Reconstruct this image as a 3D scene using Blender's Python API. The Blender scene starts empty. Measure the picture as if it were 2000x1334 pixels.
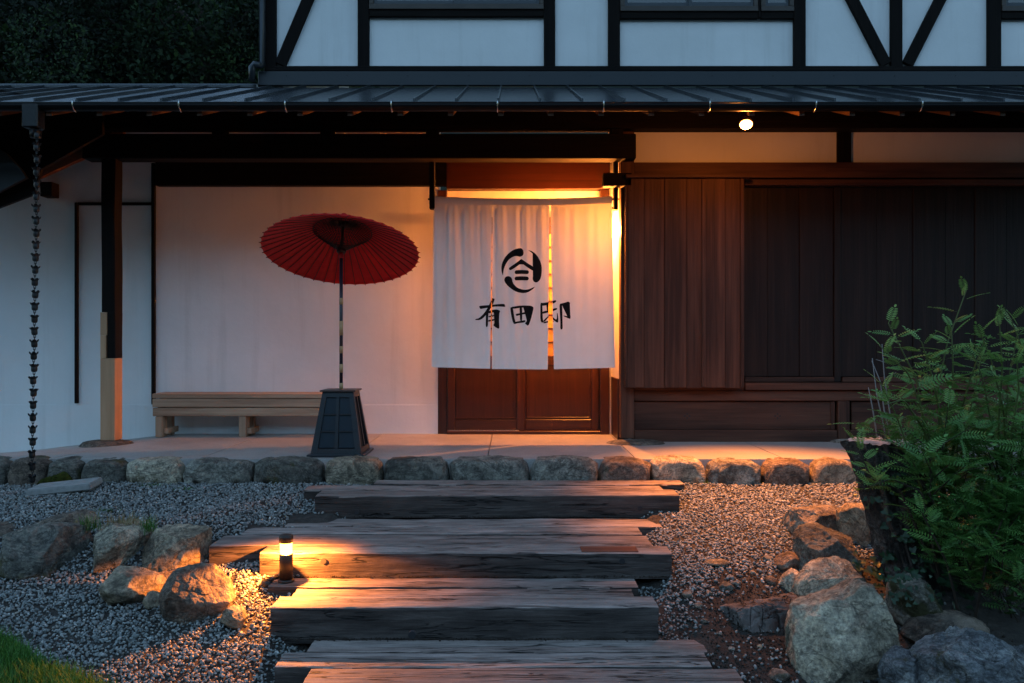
import bpy, bmesh, math, random
import numpy as np
from mathutils import Vector, Matrix, noise
R = math.radians
random.seed(7); RNG = np.random.default_rng(11)
scene = bpy.context.scene
COL = scene.collection

# ------------------------------------------------------------------ camera, world, exposure
EYE, F = 0.947, 1600.0            # eye height over the platform (m), focal length in photo pixels (2000 wide)
cam = bpy.data.cameras.new('camera'); cam_o = bpy.data.objects.new('camera', cam); COL.objects.link(cam_o)
cam_o.location = (0, 0, EYE); cam_o.rotation_euler = (R(90), 0, 0)
cam.sensor_width = 36; cam.lens = F / 2000 * 36; cam.clip_start = .05; cam.clip_end = 2000
scene.camera = cam_o

world = bpy.data.worlds.new('World'); scene.world = world; world.use_nodes = True
wn = world.node_tree.nodes; wl = world.node_tree.links
bg = wn['Background']; sky = wn.new('ShaderNodeTexSky'); sky.sky_type = 'NISHITA'; sky.sun_disc = False
sky.sun_elevation = R(6.0); sky.sun_rotation = R(0); sky.air_density = 1.0; sky.dust_density = .3; sky.ozone_density = 2.0
wl.new(sky.outputs['Color'], bg.inputs['Color']); bg.inputs['Strength'].default_value = .15
sun = bpy.data.lights.new('sun', 'SUN'); sun_o = bpy.data.objects.new('sun', sun); COL.objects.link(sun_o)
sun.energy = .05; sun.angle = R(40); sun.color = (.62, .86, .95); sun_o.rotation_euler = (R(38), R(-14), 0)
scene.view_settings.view_transform = 'Standard'; scene.view_settings.look = 'None'
scene.view_settings.gamma = 1; scene.view_settings.exposure = 2.2
scene.cycles.use_denoising = True
scene.cycles.max_bounces = 8; scene.cycles.sample_clamp_indirect = 4

WARM = (1.0, .285, .042)

# ------------------------------------------------------------------ measuring helpers
def X(px, Y): return (px - 1000) * Y / F
def Z(py, Y): return EYE - (py - 667) * Y / F
def YZ(py, z): return F * (EYE - z) / (py - 667)        # depth of a point of height z seen at row py

# ------------------------------------------------------------------ materials
MATS = {}
def nodes(name):
    m = bpy.data.materials.new(name); m.use_nodes = True
    nt = m.node_tree; b = nt.nodes['Principled BSDF']; MATS[name] = m
    return m, nt, b
def ramp(nt, fac, stops):
    r = nt.nodes.new('ShaderNodeValToRGB'); e = r.color_ramp.elements
    while len(e) < len(stops): e.new(.5)
    for k, (p, c) in enumerate(stops): e[k].position = p; e[k].color = (*c, 1) if len(c) == 3 else c
    nt.links.new(fac, r.inputs[0]); return r.outputs[0]
def coords(nt, scale=(1, 1, 1), rnd=True):
    tc = nt.nodes.new('ShaderNodeTexCoord'); mp = nt.nodes.new('ShaderNodeMapping')
    mp.inputs['Scale'].default_value = scale
    nt.links.new(tc.outputs['Object'], mp.inputs[0])
    if rnd:
        oi = nt.nodes.new('ShaderNodeObjectInfo'); mu = nt.nodes.new('ShaderNodeMath'); mu.operation = 'MULTIPLY'
        mu.inputs[1].default_value = 37.0; nt.links.new(oi.outputs['Random'], mu.inputs[0])
        nt.links.new(mu.outputs[0], mp.inputs['Location'])
    return mp.outputs[0]
def noise_tex(nt, vec, scale, detail=6, rough=.6, dist=0):
    n = nt.nodes.new('ShaderNodeTexNoise'); n.inputs['Scale'].default_value = scale
    n.inputs['Detail'].default_value = detail; n.inputs['Roughness'].default_value = rough
    n.inputs['Distortion'].default_value = dist
    nt.links.new(vec, n.inputs['Vector']); return n.outputs['Fac']
def mixc(nt, fac, a, b, mode='MIX'):
    m = nt.nodes.new('ShaderNodeMix'); m.data_type = 'RGBA'; m.blend_type = mode
    for s, v in ((m.inputs[0], fac), (m.inputs[6], a), (m.inputs[7], b)):
        if isinstance(v, (int, float)): s.default_value = v
        elif isinstance(v, tuple): s.default_value = (*v, 1)
        else: nt.links.new(v, s)
    return m.outputs[2]
def math_n(nt, op, a, b=None):
    m = nt.nodes.new('ShaderNodeMath'); m.operation = op
    for s, v in ((m.inputs[0], a), (m.inputs[1], b)):
        if v is None: continue
        if isinstance(v, (int, float)): s.default_value = v
        else: nt.links.new(v, s)
    return m.outputs[0]
def bump(nt, b, h, dist=.01, strength=1.0):
    n = nt.nodes.new('ShaderNodeBump'); n.inputs['Distance'].default_value = dist; n.inputs['Strength'].default_value = strength
    nt.links.new(h, n.inputs['Height']); nt.links.new(n.outputs[0], b.inputs['Normal'])

def wood(name, dark, mid, light, axis='X', rough=.65, grain=26, bmp=.004, crack=0.0, tint=.25, spec=.3):
    m, nt, b = nodes(name)
    g = {'X': (.9, grain, grain), 'Y': (grain, .9, grain), 'Z': (grain, grain, .9)}[axis]
    v = coords(nt, g)
    n1 = noise_tex(nt, v, 1.0, 8, .65, .6)
    v2 = coords(nt, tuple(.35 if s < 2 else s * .12 for s in g)); n2 = noise_tex(nt, v2, 2.0, 3)
    c = ramp(nt, n1, [(.28, dark), (.5, mid), (.72, light)])
    c2 = mixc(nt, tint, c, ramp(nt, n2, [(.35, dark), (.65, light)]))
    oi = nt.nodes.new('ShaderNodeObjectInfo')
    c2 = mixc(nt, .35, c2, ramp(nt, oi.outputs['Random'], [(0, (.55, .55, .55)), (1, (1.25, 1.2, 1.15))]), 'MULTIPLY')
    h = n1
    if crack:
        v3 = coords(nt, tuple(.55 if s < 2 else s * .42 for s in g)); n3 = noise_tex(nt, v3, 1.0, 3, .5, .9)
        k = ramp(nt, n3, [(.485 - crack * .02, (1, 1, 1)), (.5, (0, 0, 0)), (.515 + crack * .02, (1, 1, 1))])
        n4 = noise_tex(nt, coords(nt, (1.3, 1.3, 1.3)), 2.0, 2)
        k = mixc(nt, ramp(nt, n4, [(.42, (1, 1, 1)), (.58, (0, 0, 0))]), (1, 1, 1), k)
        c2 = mixc(nt, k, tuple(x * .12 for x in dark), c2)
        h = math_n(nt, 'ADD', math_n(nt, 'MULTIPLY', n1, .55), math_n(nt, 'MULTIPLY', k, .9))
    nt.links.new(c2, b.inputs['Base Color']); b.inputs['Roughness'].default_value = rough
    b.inputs['Specular IOR Level'].default_value = spec
    bump(nt, b, h, bmp); return m
def plain(name, col, rough=.6, metal=0, spec=.5, var=.0, scale=8, bmp=0):
    m, nt, b = nodes(name)
    b.inputs['Base Color'].default_value = (*col, 1); b.inputs['Roughness'].default_value = rough
    b.inputs['Metallic'].default_value = metal; b.inputs['Specular IOR Level'].default_value = spec
    if var or bmp:
        n = noise_tex(nt, coords(nt), scale, 6)
        c = ramp(nt, n, [(.3, tuple(x * (1 - var) for x in col)), (.7, tuple(min(1, x * (1 + var)) for x in col))])
        nt.links.new(c, b.inputs['Base Color'])
        if bmp: bump(nt, b, n, bmp)
    return m
def emit(name, col, s):
    m = bpy.data.materials.new(name); m.use_nodes = True; nt = m.node_tree
    nt.nodes.remove(nt.nodes['Principled BSDF']); e = nt.nodes.new('ShaderNodeEmission')
    e.inputs[0].default_value = (*col, 1); e.inputs[1].default_value = s
    nt.links.new(e.outputs[0], nt.nodes['Material Output'].inputs[0]); MATS[name] = m; return m

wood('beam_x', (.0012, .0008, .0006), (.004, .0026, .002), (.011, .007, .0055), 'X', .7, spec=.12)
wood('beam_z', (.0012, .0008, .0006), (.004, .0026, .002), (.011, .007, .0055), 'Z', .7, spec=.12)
wood('transom_wood', (.016, .0035, .0015), (.03, .006, .003), (.045, .010, .005), 'X', .4, 20, .0015)
wood('rafter', (.05, .026, .014), (.09, .045, .024), (.14, .075, .04), 'Y', .6)
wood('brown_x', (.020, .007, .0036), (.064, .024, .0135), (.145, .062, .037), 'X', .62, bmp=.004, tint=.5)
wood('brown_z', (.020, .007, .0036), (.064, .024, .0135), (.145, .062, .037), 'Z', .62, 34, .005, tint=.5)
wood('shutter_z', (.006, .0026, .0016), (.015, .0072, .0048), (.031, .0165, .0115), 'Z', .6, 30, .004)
wood('door_z', (.022, .0065, .0035), (.045, .0125, .006), (.075, .022, .011), 'Z', .38, 22, .0015, spec=.5)
wood('door_x', (.022, .0065, .0035), (.045, .0125, .006), (.075, .022, .011), 'X', .38, 22, .0015, spec=.5)
wood('new_wood', (.36, .19, .10), (.46, .26, .145), (.56, .34, .20), 'Z', .6, 12, .0015)
wood('bench_x', (.19, .095, .055), (.40, .255, .165), (.54, .38, .26), 'X', .65, 22, .003, tint=.45)
wood('bench_z', (.19, .11, .065), (.36, .23, .15), (.48, .33, .22), 'Z', .65, 14, .0025)
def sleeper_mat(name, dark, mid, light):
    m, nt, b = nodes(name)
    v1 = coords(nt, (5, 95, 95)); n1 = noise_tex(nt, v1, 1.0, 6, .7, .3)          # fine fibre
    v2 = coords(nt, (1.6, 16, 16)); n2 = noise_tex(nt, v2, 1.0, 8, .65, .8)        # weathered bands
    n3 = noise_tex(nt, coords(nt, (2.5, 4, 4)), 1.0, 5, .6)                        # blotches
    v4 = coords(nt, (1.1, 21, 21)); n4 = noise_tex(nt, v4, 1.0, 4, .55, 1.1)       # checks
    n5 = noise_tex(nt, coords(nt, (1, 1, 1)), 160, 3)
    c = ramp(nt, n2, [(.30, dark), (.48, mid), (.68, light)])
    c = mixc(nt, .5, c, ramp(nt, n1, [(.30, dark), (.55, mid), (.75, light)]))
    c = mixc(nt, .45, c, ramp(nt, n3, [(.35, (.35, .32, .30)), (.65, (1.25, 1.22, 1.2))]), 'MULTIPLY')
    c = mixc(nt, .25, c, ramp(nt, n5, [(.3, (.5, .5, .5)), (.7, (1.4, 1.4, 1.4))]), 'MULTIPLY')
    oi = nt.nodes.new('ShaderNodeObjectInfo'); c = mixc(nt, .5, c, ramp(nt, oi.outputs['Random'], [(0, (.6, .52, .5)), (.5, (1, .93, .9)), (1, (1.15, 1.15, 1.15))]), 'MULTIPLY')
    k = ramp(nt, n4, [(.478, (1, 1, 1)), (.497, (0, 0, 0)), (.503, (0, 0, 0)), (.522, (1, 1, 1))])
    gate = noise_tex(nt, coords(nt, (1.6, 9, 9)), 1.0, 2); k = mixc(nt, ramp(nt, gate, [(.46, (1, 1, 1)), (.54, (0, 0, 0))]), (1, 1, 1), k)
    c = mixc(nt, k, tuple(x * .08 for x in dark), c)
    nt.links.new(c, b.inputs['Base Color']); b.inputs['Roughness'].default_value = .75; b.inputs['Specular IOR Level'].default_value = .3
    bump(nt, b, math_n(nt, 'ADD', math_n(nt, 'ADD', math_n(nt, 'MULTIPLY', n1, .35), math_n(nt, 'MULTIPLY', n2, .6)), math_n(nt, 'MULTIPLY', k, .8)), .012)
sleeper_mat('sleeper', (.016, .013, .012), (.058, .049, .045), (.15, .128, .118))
sleeper_mat('sleeper_lit_top', (.055, .043, .037), (.27, .228, .205), (.48, .42, .385))
wood('stump_bark', (.012, .010, .009), (.06, .05, .045), (.24, .21, .195), 'Z', .85, 22, .03, crack=1.0, tint=.5)

wood('red_wood', (.07, .02, .012), (.14, .045, .028), (.22, .08, .05), 'X', .6, 40, .004)
def plaster():
    m, nt, b = nodes('plaster')
    n = noise_tex(nt, coords(nt, rnd=False), 1.1, 5); n2 = noise_tex(nt, coords(nt, rnd=False), 45, 4)
    st = noise_tex(nt, coords(nt, (7, 7, .5), False), 1.2, 5)
    c = ramp(nt, n, [(.3, (.70, .70, .685)), (.7, (.80, .795, .78))])
    c = mixc(nt, ramp(nt, st, [(.55, (0, 0, 0)), (.8, (.38, .38, .38))]), c, (.52, .51, .48))
    nt.links.new(c, b.inputs['Base Color']); b.inputs['Roughness'].default_value = .85; b.inputs['Specular IOR Level'].default_value = .2
    bump(nt, b, math_n(nt, 'ADD', math_n(nt, 'MULTIPLY', n, 3.), math_n(nt, 'MULTIPLY', n2, .25)), .004)
plaster()
def concrete():
    m, nt, b = nodes('concrete')
    n = noise_tex(nt, coords(nt, rnd=False), 1.6, 8, .65); n2 = noise_tex(nt, coords(nt, rnd=False), 60, 4); n3 = noise_tex(nt, coords(nt, rnd=False), 6, 5, .6, .5)
    c = ramp(nt, n, [(.3, (.25, .235, .22)), (.55, (.33, .31, .29)), (.75, (.40, .375, .35))])
    c = mixc(nt, ramp(nt, n3, [(.56, (0, 0, 0)), (.75, (.5, .5, .5))]), c, (.22, .20, .18))
    c = mixc(nt, .25, c, ramp(nt, n2, [(.35, (.16, .15, .14)), (.65, (.45, .43, .41))]))
    nt.links.new(c, b.inputs['Base Color'])
    r = nt.nodes.new('ShaderNodeMapRange'); r.inputs[3].default_value = .38; r.inputs[4].default_value = .7
    nt.links.new(n3, r.inputs[0]); nt.links.new(r.outputs[0], b.inputs['Roughness'])
    bump(nt, b, math_n(nt, 'ADD', n, math_n(nt, 'MULTIPLY', n2, .4)), .004)
concrete()
plain('roof_metal', (.02, .025, .031), .26, .0, .85, .15, 3)
plain('flashing', (.009, .013, .018), .45, 0, .5, .1, 3)
plain('gutter_metal', (.004, .004, .0045), .45, 0, .2)
plain('steel', (.6, .6, .58), .25, 1)
plain('black_iron', (.012, .013, .014), .45, .3, .5, .2, 30, .002)
plain('stand_black', (.012, .016, .02), .4, 0, .5, .15, 5)
plain('stand_pane', (.022, .032, .042), .22, 0, .5)
plain('lid_brown', (.06, .045, .04), .45)
plain('pole_blue', (.010, .017, .03), .35)
plain('bamboo', (.36, .25, .12), .45, 0, .5, .2, 20)
plain('rib_black', (.012, .006, .005), .5)
plain('red_cap', (.42, .012, .016), .5)
plain('slab_stone', (.27, .27, .26), .8, 0, .3, .2, 20, .003)
plain('alu_dark', (.03, .035, .042), .35, .3)
plain('frame_brown', (.05, .038, .03), .5, 0, .4, .2, 6)
plain('room_dark', (.02, .02, .022), .8)
plain('curtain', (.35, .33, .34), .8)
plain('ink', (.006, .005, .005), .8, 0, .2)
plain('soil', (.042, .031, .024), .95, 0, .2, .45, 14, .02)
plain('ground_grit', (.05, .048, .045), .95, 0, .2, .5, 40, .01)
plain('hill_earth', (.012, .018, .009), .95, 0, .2, .4, .6)
plain('twig_grey', (.22, .20, .19), .8)
plain('stem_green', (.07, .095, .02), .6)
plain('stem_brown', (.035, .022, .014), .8)
plain('cut_wood', (.38, .35, .33), .8, 0, .3, .35, 14, .006)
plain('moss', (.04, .045, .008), .95, 0, .1, .5, 30, .02)
plain('dry_grass', (.22, .17, .07), .8)
plain('cable', (.008, .008, .008), .5)
plain('bollard_metal', (.022, .016, .012), .4, .2)
plain('lath_warm', (.40, .24, .11), .5)

def glass_mat():
    m, nt, b = nodes('glass_pane')
    b.inputs['Base Color'].default_value = (.02, .025, .03, 1); b.inputs['Roughness'].default_value = .04
    b.inputs['Specular IOR Level'].default_value = .8; b.inputs['Alpha'].default_value = .75
glass_mat()
def door_glass():
    m, nt, b = nodes('door_glass')
    b.inputs['Base Color'].default_value = (.40, .24, .10, 1); b.inputs['Roughness'].default_value = .35
    b.inputs['Specular IOR Level'].default_value = .6
door_glass()

def rock_mat(name, a, b_, c_, moss=0.0, sc=3.0, mossc=(.05, .045, .012)):
    m, nt, b = nodes(name)
    v = coords(nt); n = noise_tex(nt, v, sc, 10, .68, .8); n2 = noise_tex(nt, v, sc * 6, 8, .7); n3 = noise_tex(nt, v, sc * .6, 4)
    vs = coords(nt, (1.6, 1.6, 3.0)); n5 = noise_tex(nt, vs, sc * .7, 6, .6, 1.8)
    n7 = noise_tex(nt, v, sc * 22, 5, .7)
    col = ramp(nt, n, [(.32, a), (.5, b_), (.68, c_)])
    col = mixc(nt, .8, col, ramp(nt, n2, [(.34, (.28, .28, .29)), (.5, (1, 1, 1)), (.66, (1.6, 1.58, 1.5))]), 'MULTIPLY')
    col = mixc(nt, .7, col, ramp(nt, n7, [(.34, (.35, .35, .36)), (.5, (1, 1, 1)), (.66, (1.55, 1.53, 1.48))]), 'MULTIPLY')
    col = mixc(nt, ramp(nt, n5, [(.47, (.0, .0, .0)), (.5, (.75, .75, .75)), (.53, (0, 0, 0))]), col, tuple(x * .25 for x in a))
    col = mixc(nt, ramp(nt, n3, [(.62, (0, 0, 0)), (.70, (.55, .55, .55))]), col, tuple(min(1, x * 1.25) for x in c_))
    n6 = noise_tex(nt, v, sc * 1.1, 9, .72, .5); col = mixc(nt, ramp(nt, n6, [(.36, (.8, .8, .8)), (.46, (0, 0, 0))]), col, tuple(x * .3 for x in a))
    if moss:
        n4 = noise_tex(nt, v, sc * 1.4, 7, .65, .3)
        col = mixc(nt, ramp(nt, n4, [(.66 - moss * .25, (0, 0, 0)), (.74 - moss * .25, (1, 1, 1))]), col, mossc)
    nt.links.new(col, b.inputs['Base Color']); b.inputs['Roughness'].default_value = .72; b.inputs['Specular IOR Level'].default_value = .35
    bump(nt, b, math_n(nt, 'ADD', math_n(nt, 'ADD', n, math_n(nt, 'MULTIPLY', n2, .6)), math_n(nt, 'ADD', math_n(nt, 'MULTIPLY', n5, .6), math_n(nt, 'MULTIPLY', n7, .25))), .03)
    return m
rock_mat('rock_grey', (.11, .104, .088), (.20, .19, .16), (.36, .34, .285), .15)
rock_mat('rock_dark', (.062, .06, .051), (.125, .118, .098), (.22, .205, .17), .25)
rock_mat('rock_tan', (.14, .115, .08), (.25, .205, .145), (.40, .335, .245), .1)
rock_mat('rock_pale', (.145, .125, .09), (.33, .285, .21), (.54, .475, .365), .2)
rock_mat('rock_brown', (.085, .062, .047), (.15, .115, .088), (.26, .205, .16), .2)
rock_mat('rock_moss', (.10, .092, .074), (.20, .18, .145), (.38, .345, .28), .62, 3.0, (.03, .028, .006))
rock_mat('rock_rust', (.10, .085, .068), (.20, .17, .135), (.33, .285, .225), .55, 2.4, (.11, .045, .02))
rock_mat('bark', (.018, .014, .011), (.05, .041, .035), (.19, .17, .15), .3, 5.0, (.10, .09, .08))
rock_mat('rock_blue', (.065, .07, .078), (.14, .148, .155), (.30, .305, .29), .3, 4.5)

def gravel_mat():
    m, nt, b = nodes('gravel')
    at = nt.nodes.new('ShaderNodeAttribute'); at.attribute_name = 'tint'
    c = ramp(nt, at.outputs['Fac'], [(0, (.09, .098, .096)), (.45, (.20, .215, .21)), (.78, (.29, .305, .295)), (.85, (.20, .18, .155)), (.90, (.28, .25, .215)), (.955, (.36, .36, .345)), (1, (.48, .48, .45))])
    n = noise_tex(nt, coords(nt, rnd=False), 90, 4)
    c = mixc(nt, .35, c, ramp(nt, n, [(.3, (.35, .35, .35)), (.7, (1.5, 1.5, 1.5))]), 'MULTIPLY')
    nt.links.new(c, b.inputs['Base Color']); b.inputs['Roughness'].default_value = .62; b.inputs['Specular IOR Level'].default_value = .4
gravel_mat()
def leaf_mat(name, a, b_, c_, trans=.35, rough=.45):
    m, nt, b = nodes(name)
    at = nt.nodes.new('ShaderNodeAttribute'); at.attribute_name = 'tint'
    c = ramp(nt, at.outputs['Fac'], [(0, a), (.6, b_), (1, c_)])
    nt.links.new(c, b.inputs['Base Color']); b.inputs['Roughness'].default_value = rough; b.inputs['Specular IOR Level'].default_value = .45
    t = nt.nodes.new('ShaderNodeBsdfTranslucent'); nt.links.new(c, t.inputs[0])
    mx = nt.nodes.new('ShaderNodeMixShader'); mx.inputs[0].default_value = trans
    nt.links.new(b.outputs[0], mx.inputs[1]); nt.links.new(t.outputs[0], mx.inputs[2])
    nt.links.new(mx.outputs[0], nt.nodes['Material Output'].inputs[0])
leaf_mat('leaf_green', (.055, .15, .035), (.115, .27, .065), (.20, .37, .085), .35, .38)
leaf_mat('ivy_green', (.012, .035, .015), (.022, .055, .022), (.03, .07, .03), .2)
leaf_mat('grass_green', (.035, .12, .012), (.055, .18, .02), (.09, .22, .03), .3, .6)
leaf_mat('tree_green', (.003, .008, .003), (.014, .036, .010), (.065, .125, .025), .2, .8)
def cloth_mat():
    m, nt, b = nodes('noren_cloth')
    v = coords(nt, rnd=False); w1 = noise_tex(nt, coords(nt, (30, 30, 420), False), 1, 3); w2 = noise_tex(nt, coords(nt, (420, 420, 30), False), 1, 3)
    n = noise_tex(nt, v, 2.2, 4)
    c = ramp(nt, n, [(.3, (.81, .79, .75)), (.7, (.88, .86, .82))])
    nt.links.new(c, b.inputs['Base Color']); b.inputs['Roughness'].default_value = .9; b.inputs['Specular IOR Level'].default_value = .1
    bump(nt, b, math_n(nt, 'ADD', w1, w2), .0012)
    t = nt.nodes.new('ShaderNodeBsdfTranslucent'); nt.links.new(c, t.inputs[0])
    mx = nt.nodes.new('ShaderNodeMixShader'); mx.inputs[0].default_value = .05
    nt.links.new(b.outputs[0], mx.inputs[1]); nt.links.new(t.outputs[0], mx.inputs[2])
    nt.links.new(mx.outputs[0], nt.nodes['Material Output'].inputs[0])
cloth_mat()
def paper_mat():
    m, nt, b = nodes('red_paper')
    n = noise_tex(nt, coords(nt), 20, 4)
    c = ramp(nt, n, [(.3, (.44, .008, .012)), (.7, (.54, .013, .018))])
    nt.links.new(c, b.inputs['Base Color']); b.inputs['Roughness'].default_value = .6
    t = nt.nodes.new('ShaderNodeBsdfTranslucent'); nt.links.new(c, t.inputs[0])
    mx = nt.nodes.new('ShaderNodeMixShader'); mx.inputs[0].default_value = .3
    nt.links.new(b.outputs[0], mx.inputs[1]); nt.links.new(t.outputs[0], mx.inputs[2])
    nt.links.new(mx.outputs[0], nt.nodes['Material Output'].inputs[0])
paper_mat()
emit('lamp_hot', (1.0, .27, .045), 30)
emit('bollard_glow', (1.0, .36, .05), 7)
def _glow_glass():
    nt = MATS['bollard_glow'].node_tree; e = [n for n in nt.nodes if n.type == 'EMISSION'][0]
    t = nt.nodes.new('ShaderNodeBsdfTransparent'); mx = nt.nodes.new('ShaderNodeMixShader'); mx.inputs[0].default_value = .3
    nt.links.new(t.outputs[0], mx.inputs[1]); nt.links.new(e.outputs[0], mx.inputs[2]); nt.links.new(mx.outputs[0], nt.nodes['Material Output'].inputs[0])
_glow_glass()
emit('entrance_glow', (1.0, .30, .05), 40)

# ------------------------------------------------------------------ object helpers
def link(name, me, mat=None, parent=None, loc=(0, 0, 0)):
    o = bpy.data.objects.new(name, me); COL.objects.link(o); o.location = loc
    if mat is not None and not me.materials: me.materials.append(MATS[mat] if isinstance(mat, str) else mat)
    if parent is not None:
        o.parent = parent
        o.matrix_parent_inverse = parent_inv(parent)
    return o
def parent_inv(p):
    mw = Matrix.Identity(4); q = p; chain = []
    while q is not None: chain.append(q); q = q.parent
    for q in reversed(chain):
        loc = Matrix.LocRotScale(q.location, q.rotation_euler, q.scale)
        mw = mw @ (q.matrix_parent_inverse @ loc if q.parent else loc)
    return mw.inverted()
def thing(name, label, cat, loc=(0, 0, 0), group=None):
    o = bpy.data.objects.new(name, None); COL.objects.link(o); o.location = loc; o.empty_display_size = .1
    o['label'] = label; o['category'] = cat
    if group: o['group'] = group
    return o
def tag(o, label, cat, group=None):
    o['label'] = label; o['category'] = cat
    if group: o['group'] = group
    return o
def py_mesh(name, v, f):
    me = bpy.data.meshes.new(name); me.from_pydata([tuple(p) for p in v], [], f); me.update(); return me
def big_mesh(name, V, Fi, tint=None):       # numpy: V (n,3), Fi (m,3)
    me = bpy.data.meshes.new(name); n, m = len(V), len(Fi); k = Fi.shape[1]
    me.vertices.add(n); me.vertices.foreach_set('co', V.astype(np.float32).ravel())
    me.loops.add(m * k); me.loops.foreach_set('vertex_index', Fi.astype(np.int32).ravel())
    me.polygons.add(m); me.polygons.foreach_set('loop_start', np.arange(0, m * k, k, dtype=np.int32))
    me.update(calc_edges=True); me.validate()
    if tint is not None:
        a = me.attributes.new('tint', 'FLOAT', 'POINT'); a.data.foreach_set('value', tint.astype(np.float32))
    return me
def bm_mesh(name, bm, smooth=False):
    me = bpy.data.meshes.new(name); bm.normal_update(); bm.to_mesh(me); bm.free()
    if smooth:
        me.polygons.foreach_set('use_smooth', [True] * len(me.polygons))
    return me
def box(name, x0, x1, y0, y1, z0, z1, mat, parent=None, bev=.004):
    bm = bmesh.new(); bmesh.ops.create_cube(bm, size=1)
    for v in bm.verts: v.co = ((x0 + x1) / 2 + v.co.x * (x1 - x0), (y0 + y1) / 2 + v.co.y * (y1 - y0), (z0 + z1) / 2 + v.co.z * (z1 - z0))
    if bev: bmesh.ops.bevel(bm, geom=bm.edges[:], offset=min(bev, .3 * min(abs(x1 - x0), abs(y1 - y0), abs(z1 - z0))), segments=1, affect='EDGES')
    return link(name, bm_mesh(name, bm), mat, parent)
def pbox(name, p0, p1, q0, q1, Y, dep, mat, parent=None, bev=.004):      # front face measured in the photograph at depth Y, dep thick
    return box(name, X(p0, Y), X(p1, Y), Y, Y + dep, Z(q1, Y), Z(q0, Y), mat, parent, bev)
def bar(name, a, b, w, d, mat, parent=None, up=(0, -1, 0), bev=.003):   # square bar from a to b
    a, b = Vector(a), Vector(b); t = (b - a); L = t.length; t.normalize(); u = Vector(up); s = t.cross(u).normalized(); u = s.cross(t).normalized()
    bm = bmesh.new(); bmesh.ops.create_cube(bm, size=1)
    for v in bm.verts: v.co = a + t * (v.co.z + .5) * L + s * v.co.x * w + u * v.co.y * d
    bmesh.ops.recalc_face_normals(bm, faces=bm.faces[:])
    if bev: bmesh.ops.bevel(bm, geom=bm.edges[:], offset=bev, segments=1, affect='EDGES')
    return link(name, bm_mesh(name, bm), mat, parent)
def tube_geo(pts, rads, seg=8, V=None, Fc=None, cap=True):
    V = [] if V is None else V; Fc = [] if Fc is None else Fc
    pts = [Vector(p) for p in pts]; base = len(V); n = len(pts); prev = None
    for i, p in enumerate(pts):
        t = (pts[min(i + 1, n - 1)] - pts[max(i - 1, 0)]).normalized()
        s = t.orthogonal().normalized() if prev is None else (prev - t * prev.dot(t)).normalized()
        prev = s; u = t.cross(s); r = rads if isinstance(rads, (int, float)) else rads[i]
        for k in range(seg):
            a = 2 * math.pi * k / seg; V.append(p + (s * math.cos(a) + u * math.sin(a)) * r)
    for i in range(n - 1):
        for k in range(seg):
            Fc.append((base + i * seg + k, base + i * seg + (k + 1) % seg, base + (i + 1) * seg + (k + 1) % seg, base + (i + 1) * seg + k))
    if cap:
        Fc.append(tuple(base + k for k in reversed(range(seg)))); Fc.append(tuple(base + (n - 1) * seg + k for k in range(seg)))
    return V, Fc
def tube(name, pts, rads, mat, parent=None, seg=10, smooth=True):
    V, Fc = tube_geo(pts, rads, seg); me = py_mesh(name, V, Fc)
    if smooth: me.polygons.foreach_set('use_smooth', [len(p.vertices) == 4 for p in me.polygons])
    return link(name, me, mat, parent)
def lathe(name, prof, mat, parent=None, seg=24, loc=(0, 0, 0), smooth=True):    # prof: (r, z)
    V, Fc = [], []
    for r, z in prof:
        for k in range(seg):
            a = 2 * math.pi * k / seg; V.append((loc[0] + r * math.cos(a), loc[1] + r * math.sin(a), loc[2] + z))
    for i in range(len(prof) - 1):
        for k in range(seg):
            Fc.append((i * seg + k, i * seg + (k + 1) % seg, (i + 1) * seg + (k + 1) % seg, (i + 1) * seg + k))
    Fc.append(tuple(reversed(range(seg)))); Fc.append(tuple((len(prof) - 1) * seg + k for k in range(seg)))
    me = py_mesh(name, V, Fc)
    if smooth: me.polygons.foreach_set('use_smooth', [len(p.vertices) == 4 for p in me.polygons])
    return link(name, me, mat, parent)

# ------------------------------------------------------------------ terrain
def interp(y, pts):
    ys, zs = zip(*pts); return np.interp(y, ys, zs)
GL = [(0, -.92), (3, -.80), (3.7, -.70), (4.3, -.60), (5.05, -.475), (5.5, -.27), (6.5, -.185), (9, -.2), (16, -.2)]
GR = [(0, -.92), (3, -.80), (3.7, -.69), (4.28, -.585), (4.84, -.425), (6.5, -.185), (9, -.2), (16, -.2)]
def ground_z(x, y):
    x = np.asarray(x, float); y = np.asarray(y, float)
    t = np.clip((-x - 1.55) / .5, 0, 1); z = interp(y, GL) * t + interp(y, GR) * (1 - t)
    bed = np.clip((x - 1.45) / .5, 0, 1) * np.clip((6.0 - y) / .6, 0, 1) * np.clip((y - 3.4) / .8, 0, 1)
    lawn = np.clip((-x - 1.78 - (y - 3.72) * 1.45) / .25, 0, 1) * np.clip((4.9 - y) / .3, 0, 1)
    z = z - .09 * np.clip((x + 1.25) / .15, 0, 1) * np.clip((.98 - x) / .15, 0, 1) * np.clip((6.3 - y) / .2, 0, 1)
    return z + bed * .07 + lawn * .05 + .012 * np.sin(x * 3.1 + y * 1.7) * np.cos(y * 2.3 - x)
def ground_hit(px, py):
    ys = np.linspace(2.5, 8, 2200); xs = (px - 1000) * ys / F; zs = EYE - (py - 667) * ys / F
    d = zs - ground_z(xs, ys); k = int(np.argmax(d < 0)); return float(xs[k]), float(ys[k]), float(zs[k])
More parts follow.
